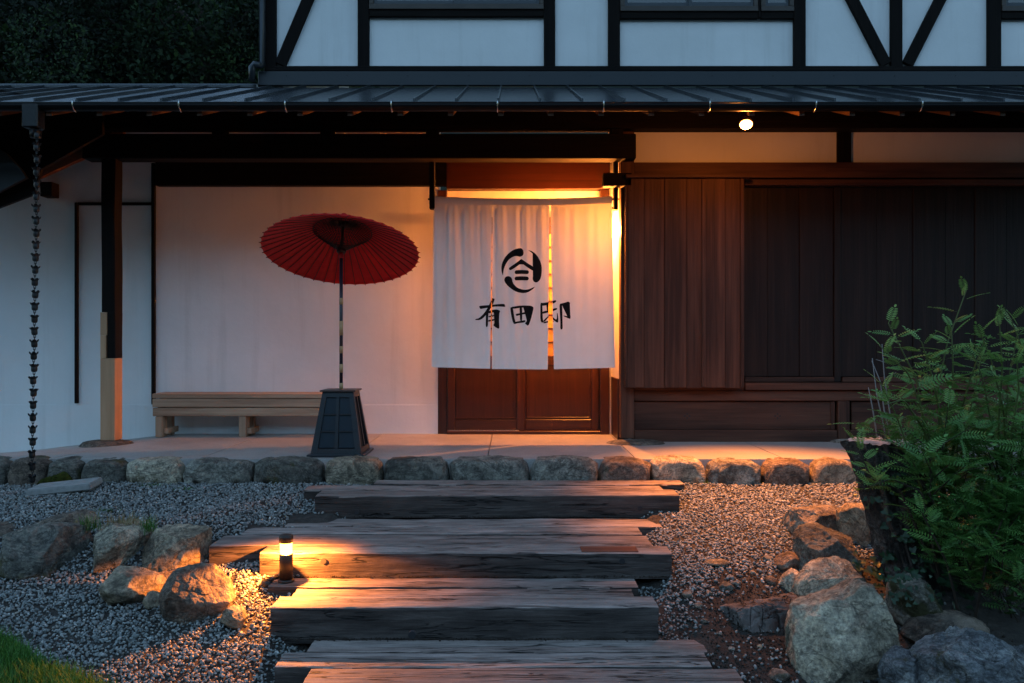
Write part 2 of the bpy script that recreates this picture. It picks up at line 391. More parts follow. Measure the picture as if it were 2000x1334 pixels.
def grid_mesh(name, xs, ys, zf):
    XX, YY = np.meshgrid(xs, ys); ZZ = zf(XX, YY); V = np.stack([XX, YY, ZZ], -1).reshape(-1, 3)
    nx, ny = len(xs), len(ys); i, j = np.meshgrid(np.arange(nx - 1), np.arange(ny - 1)); a = (j * nx + i).ravel()
    me = big_mesh(name, V, np.stack([a, a + 1, a + nx + 1, a + nx], -1)); me.polygons.foreach_set('use_smooth', [True] * len(me.polygons)); return me
def ground_mat():
    m, nt, b = nodes('ground_mix')
    v = coords(nt, rnd=False); n = noise_tex(nt, v, 24, 8, .7); n2 = noise_tex(nt, v, 2.2, 5)
    c = ramp(nt, n, [(.3, (.018, .015, .012)), (.55, (.045, .038, .031)), (.75, (.09, .078, .066))])
    c = mixc(nt, ramp(nt, n2, [(.45, (0, 0, 0)), (.6, (.7, .7, .7))]), c, (.026, .021, .017))
    nt.links.new(c, b.inputs['Base Color']); b.inputs['Roughness'].default_value = .95
    bump(nt, b, n, .03)
ground_mat()
xs = np.concatenate([np.linspace(-300, -8, 12)[:-1], np.linspace(-8, 8, 170), np.linspace(8, 300, 12)[1:]])
ys = np.concatenate([np.linspace(-60, 0, 8)[:-1], np.linspace(0, 9, 110), np.linspace(9, 400, 20)[1:]])
g = link('ground', grid_mesh('ground', xs, ys, ground_z), 'ground_mix'); g['kind'] = 'structure'
def hill_z(x, y): return -.3 + np.clip(y - 15, 0, 200) * .62 + .8 * np.sin(x * .3) * np.clip((y - 15) / 10, 0, 1)
h = link('hill', grid_mesh('hill', np.linspace(-90, 60, 60), np.linspace(14, 120, 50), hill_z), 'hill_earth'); h['kind'] = 'structure'

def sky_block_z(x, y): return -1.0 + np.clip(-y - 12, 0, 200) * .52 + 1.5 * np.sin(x * .11) * np.clip((-y - 12) / 20, 0, 1)  # unseen slope added behind the camera to block low sky light on the walls
sky_block_hill = link('hill', grid_mesh('hill', np.linspace(-160, 160, 60), np.linspace(-90, -11, 40), sky_block_z), 'hill_earth'); sky_block_hill['kind'] = 'structure'

# ------------------------------------------------------------------ platform with concrete slabs
FW, RW, BP, SF = 8.42, 7.75, 7.66, 6.50       # recessed wall, right block, pillars, stone edging front
def plat_z(x, y): return -.115 * np.clip(-3.45 - np.asarray(x, float), 0, 3) * np.clip((np.asarray(y, float) - 6.75) / 1.5, 0, 1)
plat = box('platform', -7, 6.5, SF + .16, 11, -.6, -.30, 'concrete', None, 0); plat['kind'] = 'structure'
joints = [-7.0, -4.92, -3.72, -2.53, -1.33, -.2, 1.0, 2.2, 3.4, 4.6, 6.5]
for a, b in zip(joints[:-1], joints[1:]):
    bm = bmesh.new(); nx, ny = 14, 24; y0, y1 = SF + .12, 8.62; top = []; gx = .004
    gridv = [[bm.verts.new((a + gx + (b - a - 2 * gx) * i / nx, y0 + (y1 - y0) * j / ny, float(plat_z(a + (b - a) * i / nx, y0 + (y1 - y0) * j / ny)) - (.004 if j == 0 else 0) + .0015 * noise.noise((a + i * .3, j * .3, 0)))) for j in range(ny + 1)] for i in range(nx + 1)]
    for i in range(nx):
        for j in range(ny): bm.faces.new((gridv[i][j], gridv[i + 1][j], gridv[i + 1][j + 1], gridv[i][j + 1]))
    ext = bmesh.ops.extrude_face_region(bm, geom=bm.faces[:]); vs_ = [e for e in ext['geom'] if isinstance(e, bmesh.types.BMVert)]
    for v in vs_: v.co.z = -.30
    bmesh.ops.recalc_face_normals(bm, faces=bm.faces[:])
    link('slab', bm_mesh('slab', bm), 'concrete', plat)

# ------------------------------------------------------------------ the house
house = thing('house', 'two-storey timber-framed house with white plaster walls and metal lean-to eave', 'house', (0, 9, 0))
T = 'beam_x'; TZ = 'beam_z'
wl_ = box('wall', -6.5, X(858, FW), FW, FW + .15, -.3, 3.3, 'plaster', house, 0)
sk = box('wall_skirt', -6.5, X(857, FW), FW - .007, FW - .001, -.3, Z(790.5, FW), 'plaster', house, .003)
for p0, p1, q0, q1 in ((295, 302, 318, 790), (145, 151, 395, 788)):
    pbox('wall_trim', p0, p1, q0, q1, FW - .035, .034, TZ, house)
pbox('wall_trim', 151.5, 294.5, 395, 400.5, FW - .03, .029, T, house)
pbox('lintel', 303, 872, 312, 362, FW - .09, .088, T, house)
# door bay
door_y = FW - .03
box('door_jamb', X(855, door_y), X(873, door_y), FW - .016, door_y + .12, -.01, Z(371, door_y), 'door_z', house)
box('door_jamb', X(1172, door_y), X(1189, door_y), door_y - .05, door_y + .12, -.01, Z(371, door_y), 'door_z', house)
box('transom_board', X(873, door_y), X(1190, door_y), door_y - .07, door_y + .1, Z(371, door_y), Z(310, door_y), 'transom_wood', house)
box('transom_panel', X(873, door_y) + .002, X(1172, door_y) - .002, door_y + .05, door_y + .08, Z(425, door_y), Z(371, door_y) - .002, 'plaster', house, 0)
box('lintel', X(873, door_y) + .001, X(1172, door_y) - .001, door_y - .03, door_y + .06, Z(440, door_y), Z(425, door_y), 'door_x', house)
box('threshold', X(873, door_y), X(1172, door_y), door_y - .04, door_y + .12, .0, .032, 'door_x', house)
box('threshold_rail', X(876, door_y), X(1013, door_y), door_y - .012, door_y - .004, .033, .041, 'steel', house, .001)
def door(x0, x1, y, mid):
    z0, z1, w = .034, Z(441, y), .075
    root = bpy.data.objects.new('door', None); COL.objects.link(root); root.parent = house; root.matrix_parent_inverse = parent_inv(house)
    root.location = (x0, y, z0)
    box('stile', x0, x0 + w, y, y + .034, z0, z1, 'door_z', root); box('stile', x1 - w, x1, y, y + .034, z0, z1, 'door_z', root)
    box('rail', x0 + w + .001, x1 - w - .001, y + .002, y + .032, z0, z0 + .11, 'door_x', root)
    box('rail', x0 + w + .001, x1 - w - .001, y + .002, y + .032, .70, .80, 'door_x', root)
    box('rail', x0 + w + .001, x1 - w - .001, y + .002, y + .032, z1 - .08, z1, 'door_x', root)
    box('panel', x0 + w + .002, x1 - w - .002, y + .014, y + .026, z0 + .111, .699, 'door_z', root)
    # moulding round the panel
    for a, b, c, d in ((x0 + w + .012, x1 - w - .012, .675, .687), (x0 + w + .012, x1 - w - .012, z0 + .123, z0 + .135)):
        box('moulding', a, b, y + .005, y + .0138, c, d, 'door_x', root, .002)
    for a in (x0 + w + .012, x1 - w - .024): box('moulding', a, a + .012, y + .005, y + .0138, z0 + .1355, .6745, 'door_z', root, .002)
    box('pane', x0 + w + .001, x1 - w - .001, y + .016, y + .022, .801, z1 - .081, 'door_glass', root, 0)
    nb = 4
    for k in range(1, 9):
        zz = .80 + (z1 - .88) * k / 9; box('lattice_bar', x0 + w + .002, x1 - w - .002, y + .004, y + .015, zz - .009, zz + .009, 'door_x', root, .002)
    for k in range(1, nb):
        xx = x0 + w + (x1 - x0 - 2 * w) * k / nb; box('lattice_bar', xx - .009, xx + .009, y + .0005, y + .0035, .802, z1 - .082, 'door_z', root, .001)
door(X(874, door_y), X(1024, door_y), door_y + .0, 0)
door(X(1012, door_y), X(1171, door_y), door_y + .04, 0)
# recess side wall of the right block
bx = X(1212, RW)
box('side_wall', bx - .0, bx + .1, RW + .12, FW + .1, Z(738, 8.1), 3.2, 'plaster', house, 0)
box('side_panel', bx - .012, bx + .09, RW + .12, FW + .1, -.02, Z(738, 8.1) - .001, 'door_z', house)
box('corner_fill', X(1189, door_y) + .001, bx - .001, door_y + .0, door_y + .1, 0, 3.1, 'plaster', house, 0)
# hanging brackets and cross bar by the noren
box('bracket_post', X(839, 7.74), X(849, 7.74), 7.72, 7.80, Z(408, 7.74), 2.70, TZ, house)
box('bracket_post', X(1199, 7.74), X(1207, 7.74), 7.72, 7.80, Z(410, 7.74), 2.70, TZ, house)
box('bracket_block', X(1177, 7.66), X(1232, 7.66), 7.60, 7.715, Z(365, 7.66), Z(340, 7.66), T, house)
# main beam, eave purlin, pillars
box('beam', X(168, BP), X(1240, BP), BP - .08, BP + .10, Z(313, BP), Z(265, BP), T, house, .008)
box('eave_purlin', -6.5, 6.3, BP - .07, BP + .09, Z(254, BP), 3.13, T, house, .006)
for px in (845, 1204, 640, 430):
    box('spacer_block', X(px - 12, BP), X(px + 12, BP), BP - .06, BP + .08, Z(265, BP) + .001, Z(254, BP) - .001, TZ, house)
# repaired pillar: old dark timber scarfed onto new wood
pil = bpy.data.objects.new('pillar', None); COL.objects.link(pil); pil.location = (X(213, BP), BP, 0); pil.parent = house; pil.matrix_parent_inverse = parent_inv(house)
def old_pillar(name, x0, x1, z0, z1, mat, y0=BP - .07, y1=BP + .07, wob=.006):
    V, Fc = [], []; n = 36
    for i in range(n + 1):
        z = z0 + (z1 - z0) * i / n
        for sx, sy in ((x0, y0), (x1, y0), (x1, y1), (x0, y1)):
            V.append((sx + wob * noise.noise((z * 2.2, sx * 9, sy * 3)), sy + wob * noise.noise((z * 2.2 + 9, sx * 5, sy)), z))
    for i in range(n):
        for k in range(4): Fc.append((i * 4 + k, i * 4 + (k + 1) % 4, i * 4 + 4 + (k + 1) % 4, i * 4 + 4 + k))
    Fc += [(3, 2, 1, 0), tuple(n * 4 + k for k in range(4))]
    return link(name, py_mesh(name, V, Fc), mat, pil)
yf = BP - .07
pz1, pz2 = Z(610, yf), Z(700, yf)
old_pillar('old_timber', X(198, yf), X(198, yf) + .127, pz1 + .002, Z(313, BP) - .001, TZ)
old_pillar('old_timber', X(210, yf), X(198, yf) + .129, pz2 + .002, pz1 + .0015, TZ)
box('new_timber', X(196, yf), X(196, yf) + .137, yf - .003, BP + .07, .03, pz2, 'new_wood', pil, .003)
box('new_timber', X(196, yf), X(196, yf) + .052, yf - .003, BP + .07, pz2 + .001, Z(655, yf), 'new_wood', pil, .002)
box('new_timber', X(196, yf), X(196, yf) + .062, yf - .003, BP + .07, Z(655, yf) + .001, pz1 + .0, 'new_wood', pil, .002)
# right block
S_ = RW
box('corner_post', bx, X(1238, S_), S_ - .03, S_ + .119, .03, 3.12, 'brown_z', house, .006)
pbox('plaster_strip', 1237, 1640, 250, 320, S_ + .03, .05, 'plaster', house, 0)
pbox('plaster_strip', 1662, 2120, 250, 320, S_ + .03, .05, 'plaster', house, 0)
pbox('post', 1636, 1663, 250, 320, S_, .09, TZ, house)
pbox('head_beam', 1238.5, 2120, 317, 347, S_ - .02, .13, 'brown_x', house)
box('upper_fill', X(1238, S_), 6, S_ + .05, S_ + .14, Z(254, S_), 3.2, T, house, 0)
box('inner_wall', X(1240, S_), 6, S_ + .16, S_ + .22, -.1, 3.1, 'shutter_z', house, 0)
# shutter box with vertical boards
sbx = bpy.data.objects.new('shutter_box', None); COL.objects.link(sbx); sbx.parent = house; sbx.matrix_parent_inverse = parent_inv(house); sbx.location = (X(1225, 7.6), 7.6, .52)
ed = [1226, 1258, 1298, 1341, 1376, 1416, 1446]
for k, (a, b) in enumerate(zip(ed[:-1], ed[1:])):
    dy = (.0, .004, -.003, .003, -.006, .002)[k]
    box('board', X(a, 7.6) + .0015, X(b, 7.6) - .0015, 7.6 + dy, 7.6 + dy + .016, Z(757 + (k % 2), 7.6), Z(349, 7.6), 'brown_z', sbx, .002)
    for zz in (Z(372, 7.6), Z(545, 7.6), Z(650, 7.6)):
        for f in (.2, .8):
            xx = X(a + (b - a) * f, 7.6); V, Fc = tube_geo([(xx, 7.6 + dy - .0015, zz), (xx, 7.6 + dy + .003, zz)], .0045, 6)
            link('nail', py_mesh('nail', V, Fc), 'black_iron', sbx)
box('side_board', X(1446, 7.6), X(1453, 7.6), 7.59, S_ + .1, Z(757, 7.6), Z(349, 7.6), 'brown_z', sbx, .003)
box('side_board', X(1226, 7.6) - .02, X(1226, 7.6) - .001, 7.6, S_ - .032, Z(757, 7.6), Z(349, 7.6), 'brown_z', sbx, .003)
box('cap_board', X(1222, 7.6), X(1468, 7.58), 7.56, S_ - .021, Z(347, 7.58), Z(341, 7.58), 'brown_x', sbx, .003)
box('batten', X(1371, 7.59), X(1378, 7.59), 7.583, 7.593, Z(756, 7.59), Z(350, 7.59), 'brown_z', sbx, .002)
# sliding rain shutters of wide boards
pbox('shutter_head', 1454.5, 2120, 350, 361, S_ - .03, .13, 'brown_x', house)
eds = [1455, 1502, 1565, 1632, 1645, 1716, 1788, 1852, 1910, 1972, 2040, 2110]
sh = bpy.data.objects.new('rain_shutter', None); COL.objects.link(sh); sh.parent = house; sh.matrix_parent_inverse = parent_inv(house); sh.location = (X(1455, S_), S_ + .04, .57)
for k, (a, b) in enumerate(zip(eds[:-1], eds[1:])):
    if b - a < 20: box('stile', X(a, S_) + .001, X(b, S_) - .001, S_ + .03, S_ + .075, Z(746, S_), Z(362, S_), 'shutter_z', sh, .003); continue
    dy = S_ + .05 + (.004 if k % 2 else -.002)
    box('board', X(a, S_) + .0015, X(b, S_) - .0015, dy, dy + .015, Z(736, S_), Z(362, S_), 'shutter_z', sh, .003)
pbox('bottom_rail', 1455, 1631.5, 736.5, 746, S_ + .035, .035, 'brown_x', sh); pbox('bottom_rail', 1645.5, 2110, 736.5, 746, S_ + .035, .035, 'brown_x', sh)
pbox('sill', 1456, 2120, 748, 762, S_ - .05, .12, 'brown_x', house, .005)
pbox('rail', 1238.5, 2120, 763, 783, S_ - .01, .12, 'brown_x', house, .005)
box('rail', X(1239, S_), X(1455, S_), S_ - .008, S_ + .10, Z(762.6, S_), Z(749, S_), 'brown_x', house)
for a, b in ((1236, 1631), (1663, 2060)):
    o = pbox('dado_panel', a, b, 784, 839, S_ + .022, .02, 'brown_x', house)
    pbox('frame_strip', b - 8, b, 784, 839, S_ + .01, .011, 'brown_z', house)
    for cx in (a + 107, a + 284):
        for dx, dz in ((0, 1), (1, 0), (0, -1), (-1, 0)):       # four-petal cut-outs
            x_ = X(cx + dx * 4.6, S_); z_ = Z(813 + dz * 4.0, S_); w_ = .011
            V = [(x_ - w_, S_ + .0205, z_), (x_, S_ + .0205, z_ - w_ * .85), (x_ + w_, S_ + .0205, z_), (x_, S_ + .0205, z_ + w_ * .85)]
            V += [(p[0], S_ + .0235, p[2]) for p in V]
            link('petal_hole', py_mesh('petal_hole', V, [(0, 1, 2, 3), (7, 6, 5, 4), (0, 4, 5, 1), (1, 5, 6, 2), (2, 6, 7, 3), (3, 7, 4, 0)]), 'room_dark', o)
pbox('post', 1637, 1660, 783.5, 868, S_ - .015, .1, 'brown_z', house, .005)
pbox('bottom_sill', 1238.5, 1636, 840, 864, S_ - .02, .12, 'brown_x', house, .008)
pbox('bottom_sill', 1661, 2060, 840, 864, S_ - .02, .12, 'brown_x', house, .008)
box('under_floor', X(1240, S_), 6, S_ + .1, S_ + .14, -.05, .05, 'room_dark', house, 0)

# lean-to roof: panels, standing seams, boards, rafters
EY, EZ, TY, TZ_ = 6.48, 2.845, 8.38, 3.545
SL = (TZ_ - EZ) / (TY - EY)
roof = box('roof', -6.6, 6.4, EY + .03, EY + .05, EZ - .052, EZ - .012, 'gutter_metal', house, .002)   # eave fascia
p = .3333; x0 = X(650 + 683 / 2.84, EY) - p * 19
def slope_slab(name, xa, xb, lift, th, mat, par, ya=EY, yb=TY, n=8):
    V = []
    for yy in (ya, yb):
        zz = EZ + (yy - EY) * SL + lift
        V += [(xa, yy, zz), (xb, yy, zz), (xb, yy, zz - th), (xa, yy, zz - th)]
    Fc = [(0, 4, 5, 1)[::-1], (3, 7, 6, 2), (0, 1, 2, 3)[::-1], (4, 5, 6, 7), (0, 3, 7, 4)[::-1], (1, 2, 6, 5)[::-1]]
    me = py_mesh(name, V, Fc); bm = bmesh.new(); bm.from_mesh(me); bmesh.ops.recalc_face_normals(bm, faces=bm.faces[:]); bm.to_mesh(me); bm.free()
    return link(name, me, mat, par)
for k in range(40):
    xa = x0 + p * k
    if xa > 6.2 or xa < -6.5: continue
    slope_slab('roof_panel', xa + .008, xa + p - .008, random.uniform(-.001, .001), .006, 'roof_metal', roof)
    slope_slab('seam', xa - .0075, xa + .0075, .028, .034, 'roof_metal', roof, EY - .004)
slope_slab('sheathing', -6.5, 6.3, -.012, .022, 'rafter', roof, EY + .051)
k = -16
while X(681, 6.5) + .402 * k < 6:
    xa = X(681, 6.5) + .402 * k; k += 1
    if xa > -6: slope_slab('rafter', xa - .022, xa + .022, -.035, .085, 'rafter', roof, EY + .08, FW)
# ridge / flashing / sill of the upper storey
ux = X(541, FW)
box('flashing', X(508, FW) - .0, 6.4, TY - .03, TY + .02, 3.56, Z(143, FW) , 'flashing', house, .004)
box('roof_ridge_cap', -6.5, X(508, FW) - .002, TY - .04, TY + .06, 3.53, 3.575, 'roof_metal', house, .01)
for k in range(15): lathe('screw', [(.006, 0), (.005, .003)], 'gutter_metal', house, 6, (0, 0, 0)).matrix_basis = Matrix.Translation((-2.3 + k * .62, TY - .031 - 9.0 + 9.0, 3.655)) @ Matrix.Rotation(R(90), 4, 'X')
for o in [o for o in house.children if o.name.startswith('screw')]:
    o.matrix_parent_inverse = parent_inv(house)
box('storey_sill', X(520, FW), 6.4, FW - .07, FW + .1, Z(142.8, FW), Z(133, FW), T, house)
UZ0, UZ1 = Z(132.8, FW), 6.0
box('upper_wall', X(530, FW), 6.4, FW, FW + .12, UZ0, UZ1, 'plaster', house, 0)
box('upper_side_wall', X(520, FW), X(530, FW) - .001, FW + .02, FW + 4, UZ0, UZ1, 'plaster', house, 0)
def upost(a, b, q1=132.8): box('upper_post', X(a, FW), X(b, FW), FW - .045, FW + .03, Z(q1, FW), UZ1, TZ, house)
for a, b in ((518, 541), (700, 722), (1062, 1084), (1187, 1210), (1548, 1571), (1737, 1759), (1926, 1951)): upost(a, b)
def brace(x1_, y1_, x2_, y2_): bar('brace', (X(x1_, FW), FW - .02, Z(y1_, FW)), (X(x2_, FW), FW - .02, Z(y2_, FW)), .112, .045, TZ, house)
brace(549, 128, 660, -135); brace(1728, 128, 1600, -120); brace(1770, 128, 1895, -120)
def window(a, b, q, panes, mat):
    root = bpy.data.objects.new('window', None); COL.objects.link(root); root.parent = house; root.matrix_parent_inverse = parent_inv(house)
    zb = Z(q, FW); zt = 5.35; xa, xb = X(a, FW), X(b, FW); root.location = (xa, FW, zb)
    box('sill', xa, xb, FW - .06, FW - .001, zb, zb + .055, mat, root); box('sill_beam', xa, xb, FW - .045, FW - .002, zb - .07, zb - .001, T, root)
    box('frame', xa, xa + .045, FW - .052, FW - .001, zb + .056, zt, mat, root); box('frame', xb - .045, xb, FW - .052, FW - .001, zb + .056, zt, mat, root)
    box('frame', xa, xb, FW - .052, FW - .001, zt + .001, zt + .06, mat, root)
    box('room_back', xa + .046, xb - .046, FW - .006, FW - .002, zb + .06, zt, 'curtain', root, 0)
    n = panes; w = (xb - xa - .092) / n
    for k in range(n):
        c = xa + .046 + w * k; d = -.018 - .014 * (k % 2)
        box('pane', c + .03, c + w - .03, FW + d - .004, FW + d, zb + .10, zt - .04, 'glass_pane', root, 0)
        for s0, s1, t0, t1 in ((c - .006 * (k > 0), c + .029, zb + .057, zt - .001), (c + w - .029, c + w + .006 * (k < n - 1), zb + .057, zt - .001), (c + .0295, c + w - .0295, zb + .057, zb + .099), (c + .0295, c + w - .0295, zt - .039, zt - .001)):
            box('sash', s0, s1, FW + d - .009, FW + d + .006, t0, t1, 'alu_dark', root, .002)
box('window_post', X(1478.5, FW), X(1483.5, FW), FW - .05, FW - .001, Z(38, FW), 5.4, TZ, house)
window(722.5, 1061.5, 22, 2, 'frame_brown'); window(1210.5, 1478, 26, 2, 'frame_brown'); window(1484, 1547.5, 26, 1, 'frame_brown'); window(1951.5, 2100, 26, 2, 'frame_brown')
box('upper_roof', -3.4, 7, FW - .6, FW + 5, UZ1, UZ1 + .12, 'roof_metal', house)
# gutter with hangers
gy, gr = 6.385, .047; gz = 2.795
V, Fc = [], []; xs_ = np.linspace(-6.4, 6.2, 60); ns = 9
for xx in xs_:
    for k in range(ns):
        a = math.pi * k / (ns - 1); V.append((xx, gy - gr * math.cos(a), gz - gr * 1.15 * math.sin(a)))
for i in range(len(xs_) - 1):
    for k in range(ns - 1): Fc.append((i * ns + k, i * ns + k + 1, (i + 1) * ns + k + 1, (i + 1) * ns + k))
me = py_mesh('gutter', V, Fc); me.polygons.foreach_set('use_smooth', [True] * len(me.polygons))
gut = link('gutter', me, 'gutter_metal', house); gut.modifiers.new('s', 'SOLIDIFY').thickness = .003
tube('bead', [(-6.4, gy - gr, gz + .002), (6.2, gy - gr, gz + .002)], .005, 'gutter_metal', gut)
for k in range(-1, 11):
    xx = X(148, gy) + k * .822
    pts = [(xx, gy - (gr + .004) * math.cos(a), gz - (gr * 1.15 + .004) * math.sin(a)) for a in np.linspace(-.25, 1.75, 9)]
    tube('hanger', pts, .0055, 'steel', gut, 6)
# collector box over the rain chain
cx_ = X(64, 6.38)
box('collector', cx_ - .062, cx_ + .062, gy - .055, gy + .06, gz - .19, gz + .0, 'black_iron', gut, .01)
lathe('spout', [(.04, -.06), (.045, 0)], 'gutter_metal', gut, 16, (cx_ + .02, gy, gz - .201))
# downpipe of the upper storey
tube('downpipe', [(X(512, 8.3), 8.3, 6.0), (X(512, 8.3), 8.3, Z(128, 8.3)), (X(511, 8.3), 8.29, Z(123, 8.3) - .03), (X(498, 8.3), 8.27, Z(126, 8.3) - .01), (X(494, 8.3), 8.27, Z(133, 8.3)), (X(494, 8.3), 8.27, Z(160, 8.3))], .033, 'alu_dark', house, 14)
# left wing: low roof falling to the left, its barge board and purlin ends
def prism(name, poly, y0, y1, mat, par):
    n = len(poly); V = [(a, y0, c) for a, c in poly] + [(a, y1, c) for a, c in poly]
    Fc = [tuple(range(n)), tuple(range(2 * n - 1, n - 1, -1))] + [(k, k + n, (k + 1) % n + n, (k + 1) % n) for k in range(n)]
    me = py_mesh(name, V, Fc); bm = bmesh.new(); bm.from_mesh(me); bmesh.ops.recalc_face_normals(bm, faces=bm.faces[:]); bm.to_mesh(me); bm.free()
    return link(name, me, mat, par)
def ppoly(pts, Y): return [(X(a, Y), Z(b, Y)) for a, b in pts]
prism('wing_roof', ppoly([(-120, 225), (12, 300), (40, 330), (51, 347), (-120, 436), (-120, 300)], 7.2), 7.2, 7.24, 'flashing', house)
prism('wing_soffit', ppoly([(-120, 150), (200, 215), (200, 262), (80, 330), (66, 379), (-120, 450)], 7.3), 7.3, 7.34, T, house)
prism('barge_board', ppoly([(60, 331), (240, 249), (240, 273), (60, 354)], 8.2), 8.2, 8.26, 'brown_x', house)
prism('wing_ceiling', ppoly([(-60, 190), (300, 190), (300, 222), (60, 332), (-60, 387)], 8.29), 8.29, 8.33, T, house)
pbox('purlin_end', 78, 101, 355, 383, 8.27, .14, T, house)
box('annex_roof', -9.5, X(160, 10.2), 10.2, 13, Z(178, 10.2), Z(169, 10.2), 'roof_metal', house, .02)
for k in range(9): tube('annex_seam', [(X(10 + k * 29 - 110, 10.2), 10.19, Z(168.5, 10.2)), (X(10 + k * 29 - 110, 10.2), 12.9, Z(168.5, 10.2))], .02, 'roof_metal', house, 8)

# base stones set in the platform
def dome(name, cx, cy, rx, ry, h_, mat, z0=0.0):
    V, Fc = [(cx, cy, z0 + h_)], []; nr, ns = 7, 32
    for i in range(1, nr + 1):
        t = i / nr
        for k in range(ns):
            a = 2 * math.pi * k / ns; w = 1 + .07 * noise.noise((math.cos(a) * 1.3 + cx, math.sin(a) * 1.3, t))
            V.append((cx + rx * t * w * math.cos(a), cy + ry * t * w * math.sin(a), z0 + h_ * (1 - t ** 4) - .02 * (t == 1)))
    for k in range(ns): Fc.append((0, 1 + k, 1 + (k + 1) % ns))
    for i in range(nr - 1):
        for k in range(ns): Fc.append((1 + i * ns + k, 1 + (i + 1) * ns + k, 1 + (i + 1) * ns + (k + 1) % ns, 1 + i * ns + (k + 1) % ns))
    me = py_mesh(name, V, Fc); me.polygons.foreach_set('use_smooth', [True] * len(me.polygons)); return link(name, me, mat)
o = dome('base_stone', X(211, BP), BP - .02, .25, .17, .034, 'rock_brown', -.004); tag(o, 'flat round base stone under the repaired pillar', 'stone')
o = dome('base_stone', X(1238, RW), RW - .12, .30, .2, .028, 'rock_dark', .0); tag(o, 'flat grey base stone under the corner post beside the door', 'stone')
o = dome('base_stone', X(1660, RW), RW - .02, .22, .16, .028, 'rock_grey', .0); tag(o, 'flat base stone under the post of the dark wooden wall', 'stone')

# ------------------------------------------------------------------ stones
def star_radius(poly, c):
    P = np.array(poly, float) - np.array(c); Q = np.roll(P, -1, 0)
    def f(th):
        d = np.array([math.cos(th), math.sin(th)]); best = .01
        e = Q - P; den = d[0] * e[:, 1] - d[1] * e[:, 0]; den = np.where(abs(den) < 1e-9, 1e-9, den)
        t = (P[:, 0] * e[:, 1] - P[:, 1] * e[:, 0]) / den; s = (P[:, 0] * d[1] - P[:, 1] * d[0]) / den
        ok = (t > 0) & (s >= -1e-6) & (s <= 1 + 1e-6)
        return float(t[ok].max()) if ok.any() else best
    tab = np.array([f(a) for a in np.linspace(-math.pi, math.pi, 181)]); return lambda th: np.interp(th, np.linspace(-math.pi, math.pi, 181), tab)
ICO = {}
def ico(sub):
    if sub not in ICO:
        bm = bmesh.new(); bmesh.ops.create_icosphere(bm, subdivisions=sub, radius=1); bm.verts.ensure_lookup_table()
        ICO[sub] = (np.array([v.co[:] for v in bm.verts]), np.array([[v.index for v in f.verts] for f in bm.faces])); bm.free()
    return ICO[sub]
def stone_mesh(name, poly, dep, seed, sub=4, rough=.05, facets=7, boxy=.55):
    """poly: outline (x,z in metres about its centre); dep: half depth in y"""
    rnd = random.Random(seed); D, Fi = ico(sub); c = np.mean(np.array(poly), 0); rad = star_radius(poly, c)
    th = np.arctan2(D[:, 2], D[:, 0]); rho = np.hypot(D[:, 0], D[:, 2]); g_ = rho ** boxy
    r = rad(th) * g_; V = np.stack([c[0] + np.cos(th) * r, np.sign(D[:, 1]) * np.abs(D[:, 1]) ** .75 * dep, c[1] + np.sin(th) * r], -1)
    size = max(np.ptp(V[:, 0]), np.ptp(V[:, 2])); cen = np.array([c[0], 0, c[1]])
    sc3 = np.array([np.ptp(V[:, 0]) / 2, dep, np.ptp(V[:, 2]) / 2]); U = (V - cen) / sc3          # unit-box copy, chipped by planes
    if facets:
        for _ in range(facets * 2 + 6):
            n = np.array([rnd.gauss(0, 1), -abs(rnd.gauss(0, 1.1)) if rnd.random() < .75 else rnd.gauss(0, 1), rnd.gauss(.15, .8)]); n /= np.linalg.norm(n)
            d = U @ n; lim = d.max() * rnd.uniform(.68, .93); over = np.clip(d - lim, 0, None); U -= np.outer(over * .97, n)
        U *= 1.06
    V = cen + U * sc3
    N = V - cen; N /= np.linalg.norm(N, axis=1)[:, None] + 1e-9; out = np.empty(len(V)); off = Vector((seed * 3.7, seed * 1.3, 0)); f1 = 2.3 / max(size, .05)
    for i, q in enumerate(V):
        qv = Vector(q) * f1 + off
        out[i] = noise.fractal(qv, .75, 2.1, 5) * .55 - abs(noise.noise(qv * 1.7)) * .5 - (1 - min(1, abs(noise.noise(qv * 2.6 + off)) * 9)) * .28 + noise.noise(qv * 8) * .16 + noise.noise(qv * 19) * .09
    V = V + N * (out * rough * size)[:, None]
    me = big_mesh(name, V, Fi); me.polygons.foreach_set('use_smooth', [True] * len(me.polygons)); return me
def stone(name, px_poly, Y, dep, seed, mat, label=None, sub=4, rough=.05, facets=7, parent=None, group=None, boxy=.55):
    P = [(X(a, Y), Z(b, Y)) for a, b in px_poly]; c = np.mean(np.array(P), 0)
    me = stone_mesh(name, [(a - c[0], b - c[1]) for a, b in P], dep, seed, sub, rough, facets, boxy)
    o = link(name, me, mat, parent, (c[0], Y, c[1]))
    if label: tag(o, label, 'rock', group)
    return o

